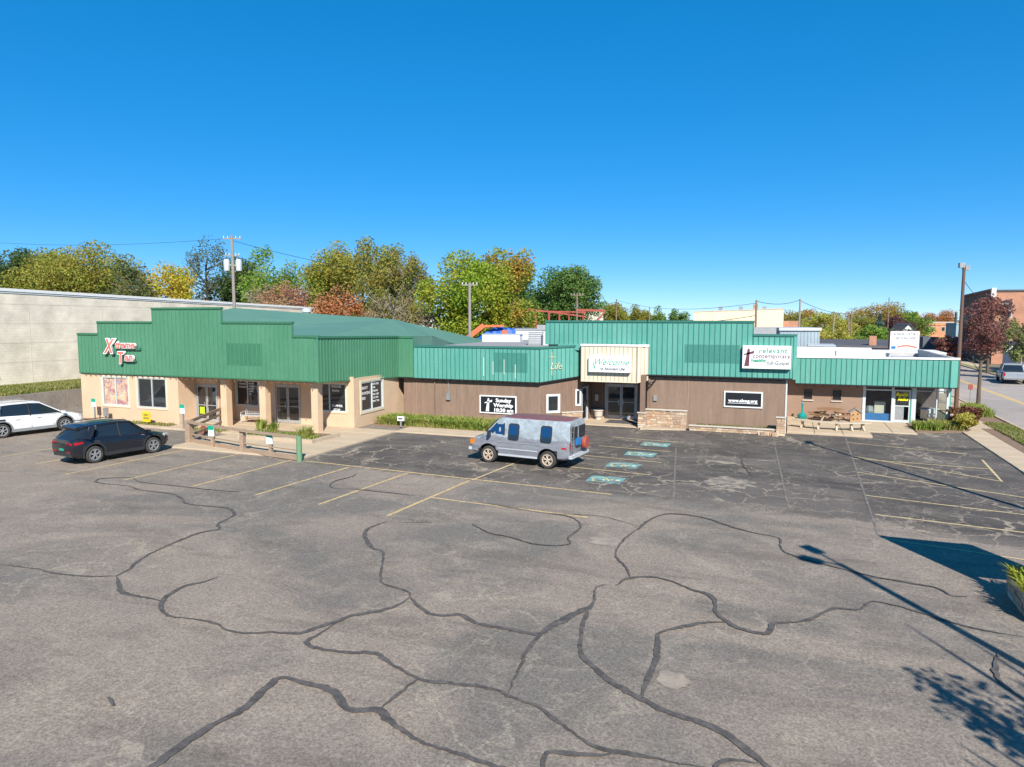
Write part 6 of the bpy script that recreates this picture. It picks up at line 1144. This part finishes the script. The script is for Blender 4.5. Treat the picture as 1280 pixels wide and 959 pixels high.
u = thing('street_sign', 'small white street sign on a pale pole across the road', 'sign', loc=(21.55, 86.5, 0)); b = MB(); b.tube([(0, 0, 0), (0, 0, 3.3)], .07, 8); b.build('post', 'concrete', u); b = MB(); b.box(-.6, .5, -.06, -.02, 2.7, 3.3); b.build('sign_plate', 'sign_white', u)
u = thing('parking_meter', 'small dark meter on the street tree guard at the kerb', 'meter', loc=(12.0, 57.6, 0)); b = MB(); b.tube([(0, 0, 0), (0, 0, 1.2)], .03, 6); b.build('post', 'metal_grey', u); b = MB(); b.box(-.12, .12, -.08, .08, 1.2, 1.55); b.build('head', 'steel_red', u)
u = thing('fire_hydrant', 'small red hydrant on the walkway behind the rail fence', 'hydrant', loc=(-28.9, 29.0, .06)); b = MB(); b.lathe([(0, 0), (.13, 0), (.13, .05), (.09, .07), (.09, .42), (.11, .45), (.08, .55), (0, .6)], 14); b.build('barrel', 'steel_red', u, smooth=True); b = MB(); b.tube([(-.16, 0, .3), (.16, 0, .3)], .045, 8); b.build('outlet', 'steel_red', u)

# ---------------------------------------------------------------- trees
K = {
 'dark': ([(.035, .07, .02), (.06, .10, .03), (.03, .055, .02)], [(.09, .12, .03), (.05, .085, .02), (.12, .13, .04)]),
 'olive': ([(.20, .20, .030), (.15, .18, .03), (.27, .24, .04), (.10, .14, .03)], [(.28, .22, .035), (.19, .20, .035), (.24, .17, .04), (.12, .16, .03)]),
 'mixdark': ([(.05, .08, .03), (.13, .13, .04), (.03, .06, .03)], [(.20, .13, .05), (.06, .09, .03), (.16, .15, .04)]),
 'yellow': ([(.38, .33, .02), (.30, .29, .025), (.45, .33, .03)], [(.34, .21, .04), (.26, .25, .03), (.40, .26, .05)]),
 'airy': ([(.10, .12, .05), (.07, .10, .05), (.14, .14, .06)], [(.08, .10, .05), (.12, .12, .06)]),
 'green': ([(.11, .21, .03), (.17, .26, .04), (.07, .15, .025)], [(.20, .24, .04), (.10, .18, .03), (.25, .24, .05)]),
 'pinkbare': ([(.30, .13, .09), (.24, .11, .07), (.33, .18, .10)], [(.26, .14, .09), (.22, .16, .07)]),
 'bare': ([(.22, .17, .11), (.17, .14, .08), (.20, .18, .07)], [(.16, .15, .06), (.25, .18, .11)]),
 'orangegreen': ([(.12, .19, .03), (.20, .22, .04), (.08, .14, .03)], [(.40, .25, .03), (.26, .24, .03), (.18, .22, .04)]),
 'olivebare': ([(.18, .20, .045), (.13, .16, .04), (.24, .21, .05)], [(.32, .18, .05), (.2, .19, .045), (.15, .18, .04)]),
 'russet': ([(.34, .12, .05), (.27, .10, .04), (.38, .18, .07)], [(.30, .14, .06), (.22, .12, .05), (.36, .20, .08)]),
 'maple': ([(.17, .25, .02), (.22, .28, .03), (.11, .19, .02)], [(.10, .17, .02), (.26, .27, .03), (.32, .26, .03)]),
 'mapleor': ([(.20, .24, .03), (.15, .20, .03), (.30, .25, .04)], [(.38, .17, .04), (.30, .20, .04), (.24, .22, .03)]),
 'dark2': ([(.07, .15, .03), (.11, .19, .045), (.045, .10, .025)], [(.13, .20, .05), (.07, .13, .03), (.16, .22, .06)]),
 'oliveor': ([(.22, .20, .04), (.16, .17, .035), (.30, .22, .05)], [(.38, .20, .05), (.25, .17, .04)]),
 'yellowg': ([(.28, .29, .05), (.22, .25, .04), (.33, .31, .06)], [(.24, .23, .05), (.35, .28, .06)]),
 'spruce': ([(.09, .15, .12), (.06, .11, .09), (.13, .19, .15)], [(.07, .13, .10), (.11, .17, .13)]),
 'purple': ([(.09, .035, .045), (.06, .03, .035), (.13, .05, .05)], [(.08, .04, .04), (.11, .05, .05)]),
 'orange': ([(.42, .17, .05), (.35, .13, .04), (.25, .17, .06)], [(.30, .12, .05), (.38, .2, .06)]),
 'redmaple': ([(.17, .06, .05), (.11, .045, .04), (.24, .10, .08)], [(.14, .07, .055), (.20, .09, .07), (.09, .04, .035)]),
 'greenbare': ([(.17, .20, .07), (.22, .24, .08), (.13, .15, .06)], [(.2, .17, .07), (.16, .2, .06)]),
}
for k_, (a, b_) in K.items(): M['leaf_' + k_] = leafmat('leaf_' + k_, [tuple(min(.6, v * 1.5) for v in c) for c in a], [tuple(min(.6, v * 1.5) for v in c) for c in b_], .28)
def crown_mesh(rx, rz, z0, n, size, seed, kind, clump=.30, mname='leaf_dark', egg=.0):
    r = np.random.default_rng(seed); kc = max(12, int(34 * (1 if rx > 3 else .75)))
    if kind == 'spruce':
        t = r.random(n) ** .75; ang = r.random(n) * 6.283; lay = .75 + .25 * np.sin(t * 42 + r.random(n)); rad = rx * (1 - t) * lay * (.55 + .45 * r.random(n)); P = np.stack([rad * np.cos(ang), rad * np.sin(ang), z0 + (2 * rz) * t - .12 * rad], 1)
    else:
        d = r.normal(size=(kc, 3)); d /= np.linalg.norm(d, axis=1)[:, None]; d = np.sign(d) * np.abs(d) ** .82; q = r.random(kc) ** .36; c = d * (q * (1 - clump * .8))[:, None] * (1 + .07 * r.normal(size=(kc, 1))); c[:, 2] = np.where(c[:, 2] < -.45, -.45 - (c[:, 2] + .45) * .3, c[:, 2])
        cr = clump * (.7 + .6 * r.random(kc)); pk_ = r.choice(kc, n, p=cr ** 2 / (cr ** 2).sum()); e = r.normal(size=(n, 3)); e /= np.linalg.norm(e, axis=1)[:, None]; e *= (r.random(n) ** .45)[:, None]
        e[:, 2] *= .8; U = c[pk_] + e * cr[pk_][:, None]; sh_ = 1 - egg * U[:, 2]; P = np.stack([U[:, 0] * rx * sh_, U[:, 1] * rx * sh_, z0 + rz + U[:, 2] * rz], 1)
    s = size * (.6 + .8 * r.random(n)); a = r.normal(size=(n, 3)); a[:, 2] *= .6; a /= np.linalg.norm(a, axis=1)[:, None]; b2 = np.cross(a, r.normal(size=(n, 3))); b2 /= np.linalg.norm(b2, axis=1)[:, None]
    V = np.stack([P - a * s[:, None] * .6, P + b2 * s[:, None] * .42, P + a * s[:, None] * .6, P - b2 * s[:, None] * .42], 1).reshape(-1, 3)
    me = bpy.data.meshes.new('crown'); me.vertices.add(4 * n); me.vertices.foreach_set('co', V.ravel()); me.loops.add(4 * n); me.loops.foreach_set('vertex_index', np.arange(4 * n, dtype=np.int32)); me.polygons.add(n); me.polygons.foreach_set('loop_start', np.arange(0, 4 * n, 4, dtype=np.int32)); me.update(); me.validate()
    me.materials.append(M[mname]); return me
def tree(label, x, y, h, rx, kind, seed, zlow=.16, leaf=.42, dens=1.0, trunk='bark', name='tree', group=None, cat='tree', limbs=9):
    q = random.Random(seed); t = thing(name, label, cat, group, (x, y, 0), q.uniform(0, 6.28)); z0 = h * zlow; rz = (h - z0) / 2; sparse = kind in ('bare', 'pinkbare', 'olivebare', 'airy', 'greenbare', 'redmaple')
    n = int(dens * (1500 + 120 * rx * rz * (.42 / leaf) ** 2) * ({'olivebare': 1.25, 'greenbare': .5, 'airy': .5, 'redmaple': .36, 'pinkbare': .6}.get(kind, .42) if sparse else 1)); me = crown_mesh(rx, rz, z0, n, leaf * (.8 if sparse else 1), seed, kind, .33 if not sparse else .27, 'leaf_' + kind, .0 if kind != 'airy' else -.15); o = bpy.data.objects.new('crown', me); C.objects.link(o); o.parent = t; o['kind'] = 'stuff'
    b = MB(); R0 = max(.1, h * .02); top = h * (.75 if kind != 'spruce' else .96); pts = [(0, 0, -.1)]; px = py = 0
    for k in range(1, 6): px += q.uniform(-.1, .1) * h * .06; py += q.uniform(-.1, .1) * h * .06; pts.append((px, py, top * k / 5))
    b.tube(pts, [R0 * (1 - k / 6.2) for k in range(6)], 8)
    for k in range(limbs * (2 if sparse else 1)):
        f = q.uniform(.3, .95); i = min(4, int(f * 5)); p = Vector(pts[i]).lerp(Vector(pts[i + 1]), f * 5 - i) if i < 5 else Vector(pts[-1]); a = q.uniform(0, 6.28); ln = rx * q.uniform(.55, .92); e = p + Vector((math.cos(a) * ln, math.sin(a) * ln, q.uniform(.25, .6) * ln * (1.6 if sparse else 1))); e.z = min(e.z, h * .95); m_ = p.lerp(e, .5) + Vector((0, 0, -.05 * ln)); b.tube([p, m_, e], [R0 * .38, R0 * .22, R0 * .06], 5)
        if sparse:
            for j in range(4): s0 = m_.lerp(e, q.random()); b.tube([s0, s0 + Vector((q.uniform(-.3, .3) * ln, q.uniform(-.3, .3) * ln, q.uniform(.15, .45) * ln))], [R0 * .12, R0 * .04], 3)
    b.build('trunk', trunk, t); return t
TR = [(-102.1,67.7,16.8,4.2,'dark','dark green tree above the warehouse, at the far left edge'),
(-94.6,68.4,16.0,5.0,'olive','olive autumn tree, first of the broad pair above the warehouse'),
(-83.5,66.3,16.6,6.6,'olive','broad olive gold tree with a reddish top above the warehouse'),
(-75.4,65.1,13.6,2.9,'mixdark','dark mottled tree right of the broad olive gold tree'),
(-72.4,68.4,14.2,3.5,'yellow','bright yellow tree above the warehouse roof'),
(-75.8,77.8,18.0,3.0,'airy','tall airy thin crowned tree behind the transformer pole'),
(-73.5,82.5,15.0,4.0,'dark','dark green tree directly behind the transformer pole'),
(-65.8,79.6,16.4,3.6,'green','fresh green tree right of the transformer pole'),
(-54.9,68.8,12.0,2.8,'pinkbare','thin pinkish tree in front of the fresh green tree'),
(-59.1,69.3,10.8,2.4,'bare','small bare grey tree left of the pinkish tree'),
(-58.6,82.4,16.4,4.0,'orangegreen','green tree turning orange in the middle of the tree row'),
(-52.2,80.4,17.6,4.6,'olive','tallest olive green tree of the middle row'),
(-47.6,79.4,16.8,3.9,'olivebare','thinning olive tree right of the tallest tree'),
(-44.2,79.2,15.2,2.7,'olivebare','half bare tree with orange tips left of the big maple'),
(-47.0,67.6,10.1,3.3,'russet','low russet red tree above the green metal roof'),
(-39.3,66.3,10.1,2.6,'bare','bare grey tree above the right end of the green roof'),
(-41.9,67.0,9.4,2.0,'bare','bare brownish tree between the russet tree and the grey one'),
(-37.6,71.1,8.9,1.8,'bare','small bare tree beside the white gabled house'),
(-33.6,71.6,13.7,4.6,'maple','big bright green maple behind the church roof'),
(-31.2,77.0,14.6,3.6,'mapleor','green maple with an orange crown top, right of the bright maple'),
(-36.5,98.7,14.9,3.4,'dark2','dark green tree left of the red steel frame'),
(-34.0,106.7,12.8,3.6,'dark2','rounded green tree behind the red steel frame'),
(-28.9,98.3,14.6,4.0,'dark2','tall dark green tree above the red steel frame'),
(-32.3,137.7,10.1,3.0,'olive','small olive tree right of the cream block building'),
(-29.0,149.6,8.9,2.4,'olive','tiny olive tree above the tall teal parapet'),
(-25.3,151.1,8.9,2.4,'green','tiny bright green tree above the tall teal parapet'),
(-23.6,167.8,8.1,2.6,'dark2','tiny dark green tree left of the beige building'),
(2.5,161.8,8.1,4.0,'oliveor','orange olive tree right of the beige building'),
(6.7,152.8,8.2,4.0,'yellowg','yellow green tree beside the orange olive tree'),
(9.5,143.1,6.3,3.3,'yellowg','lower yellow green tree behind the thin poles'),
(14.3,166.4,7.2,3.6,'olive','olive tree behind the thin poles'),
(19.3,184.5,9.6,6.2,'oliveor','broad orange olive tree behind the blue spruce'),
(14.3,134.3,6.5,2.4,'spruce','blue green spruce left of the billboard'),
(21.7,169.3,6.9,2.9,'purple','dark purple tree above the billboard'),
(26.5,181.9,8.0,3.5,'green','green tree left of the orange brick building'),
(45.8,264.5,9.0,5.2,'orange','orange tree behind the orange brick building'),
(5.6,117.5,4.9,3.4,'yellowg','low yellow green tree behind the dark roofed building'),
(12.6,125,5.0,3.2,'green','low green tree at the foot of the blue spruce'),
(17.2,131,4.4,2.6,'dark2','low dark tree behind the billboard')]
for i, (x, y, h, rx, kd, lb) in enumerate(TR):
    tree(lb, x, y, h * (1.0 if 'bare' in kd or kd == 'airy' or h > 17 else 1.04), rx * 1.22, kd, 100 + i, leaf=.22 if kd in ('maple', 'olive', 'orangegreen') else .25, dens=1.35 if kd in ('maple', 'mapleor', 'olive', 'orangegreen', 'dark', 'dark2') else 1, trunk='bark_pale' if kd in ('bare', 'pinkbare', 'olivebare', 'greenbare', 'russet') else 'bark', zlow=.06)
tree('young dark red street tree at the kerb before the brick hall', 12.25, 56.3, 7.7, 1.75, 'redmaple', 301, .36, .15, 1.5); tree('dark red tree down the street behind the lamp pole', 17.6, 96, 4.6, 2.2, 'redmaple', 302, .1, .3, 2)
tree('half bare green tree across the street beside the white house', 21.6, 84, 6.6, 1.6, 'greenbare', 303, .1, .22, 2.2, 'bark_pale'); tree('dark red tree at the right edge before the brick hall', 24.9, 91, 6.0, 2.3, 'redmaple', 304, .22, .26, 2.4); tree('tall leafy red tree against the corner of the brick hall', 20.9, 93, 9.0, 2.5, 'redmaple', 305, .12, .26, 3.0)
# leaning bare-topped tree outside the right edge, its shadow falls into the lot
tt_ = thing('tree', 'upright twiggy tree just outside the lower right edge', 'tree', None, (7.4, 6.1, 0)); b = MB(); q = random.Random(9); b.tube([(0, 0, 0), (0, 0, 4)], [.16, .1], 8)
for k in range(34):
    a = q.uniform(0, 6.28); l_ = q.uniform(.5, 1.7); e = Vector((math.cos(a) * l_, math.sin(a) * l_, q.uniform(4.6, 7.4))); b.tube([(e.x * .25, e.y * .25, q.uniform(2.0, 3.4)), (e.x * .8, e.y * .8, e.z * .7), e], [.05, .075, .012], 5)
b.build('trunk', 'bark', tt_); me = crown_mesh(1.5, 1.6, 4.0, 420, .16, 77, 'x', .3, 'leaf_dark'); o = bpy.data.objects.new('crown', me); C.objects.link(o); o.parent = tt_; o['kind'] = 'stuff'
tree('leafy dark tree on the bank, outside the left edge, shading the warehouse wall', -48.4, 24.3, 12.5, 1.5, 'dark', 310, .35, .4, .5)
# shrubs
def shrub(label, x, y, h, rx, kind, seed, leaf=.11, n=2600, mname=None):
    t = thing('shrub', label, 'shrub', None, (x, y, 0)); me = crown_mesh(rx, h / 2, .03, n, leaf, seed, 'x', .34, mname or 'leaf_' + kind); o = bpy.data.objects.new('foliage', me); C.objects.link(o); o.parent = t; o['kind'] = 'stuff'; b = MB()
    for k in range(6): a = k * 1.05; b.tube([(0, 0, 0), (math.cos(a) * rx * .6, math.sin(a) * rx * .6, h * .7)], [.03, .01], 5)
    b.build('stem', 'bark', t)
M['leaf_burgundy'] = leafmat('leaf_burgundy', [(.16, .06, .04), (.23, .09, .06), (.12, .045, .035)], [(.24, .13, .05), (.17, .08, .05), (.30, .20, .06)], 1.2)
shrub('reddish bronze shrub at the foot of the lamp pole', 9.25, 46.0, 1.5, .85, 'x', 401, mname='leaf_burgundy'); shrub('yellow green shrub in front of the bronze shrub', 9.2, 44.8, 1.0, .7, 'yellowg', 402); shrub('dark burgundy shrub behind the shop corner', 10.0, 48.3, 1.1, .8, 'x', 403, mname='leaf_burgundy')
# distant woods closing the horizon
r_ = np.random.default_rng(5); n = 42000; P = np.empty((n, 3)); th = r_.uniform(-.62, 1.05, n); D = r_.uniform(210, 330, n); P[:, 0] = -D * np.sin(th); P[:, 1] = D * np.cos(th); hm = 4.6 + 1.7 * np.sin(th * 37) + 1.2 * np.sin(th * 91 + 1) + .8 * np.sin(th * 203); P[:, 2] = np.maximum(.2, hm * r_.random(n) ** .7)
s = r_.uniform(.5, 1.1, n)[:, None]; a = r_.normal(size=(n, 3)); a /= np.linalg.norm(a, axis=1)[:, None]; c_ = np.cross(a, r_.normal(size=(n, 3))); c_ /= np.linalg.norm(c_, axis=1)[:, None]
V = np.stack([P - a * s, P + c_ * s, P + a * s, P - c_ * s], 1).reshape(-1, 3); me = bpy.data.meshes.new('distant_woods'); me.vertices.add(4 * n); me.vertices.foreach_set('co', V.ravel()); me.loops.add(4 * n); me.loops.foreach_set('vertex_index', np.arange(4 * n, dtype=np.int32)); me.polygons.add(n); me.polygons.foreach_set('loop_start', np.arange(0, 4 * n, 4, dtype=np.int32)); me.update(); me.validate(); me.materials.append(M['leaf_olive']); o = bpy.data.objects.new('distant_woods', me); C.objects.link(o); tag(o, 'low band of distant autumn woods on the horizon', None, None, 'stuff')
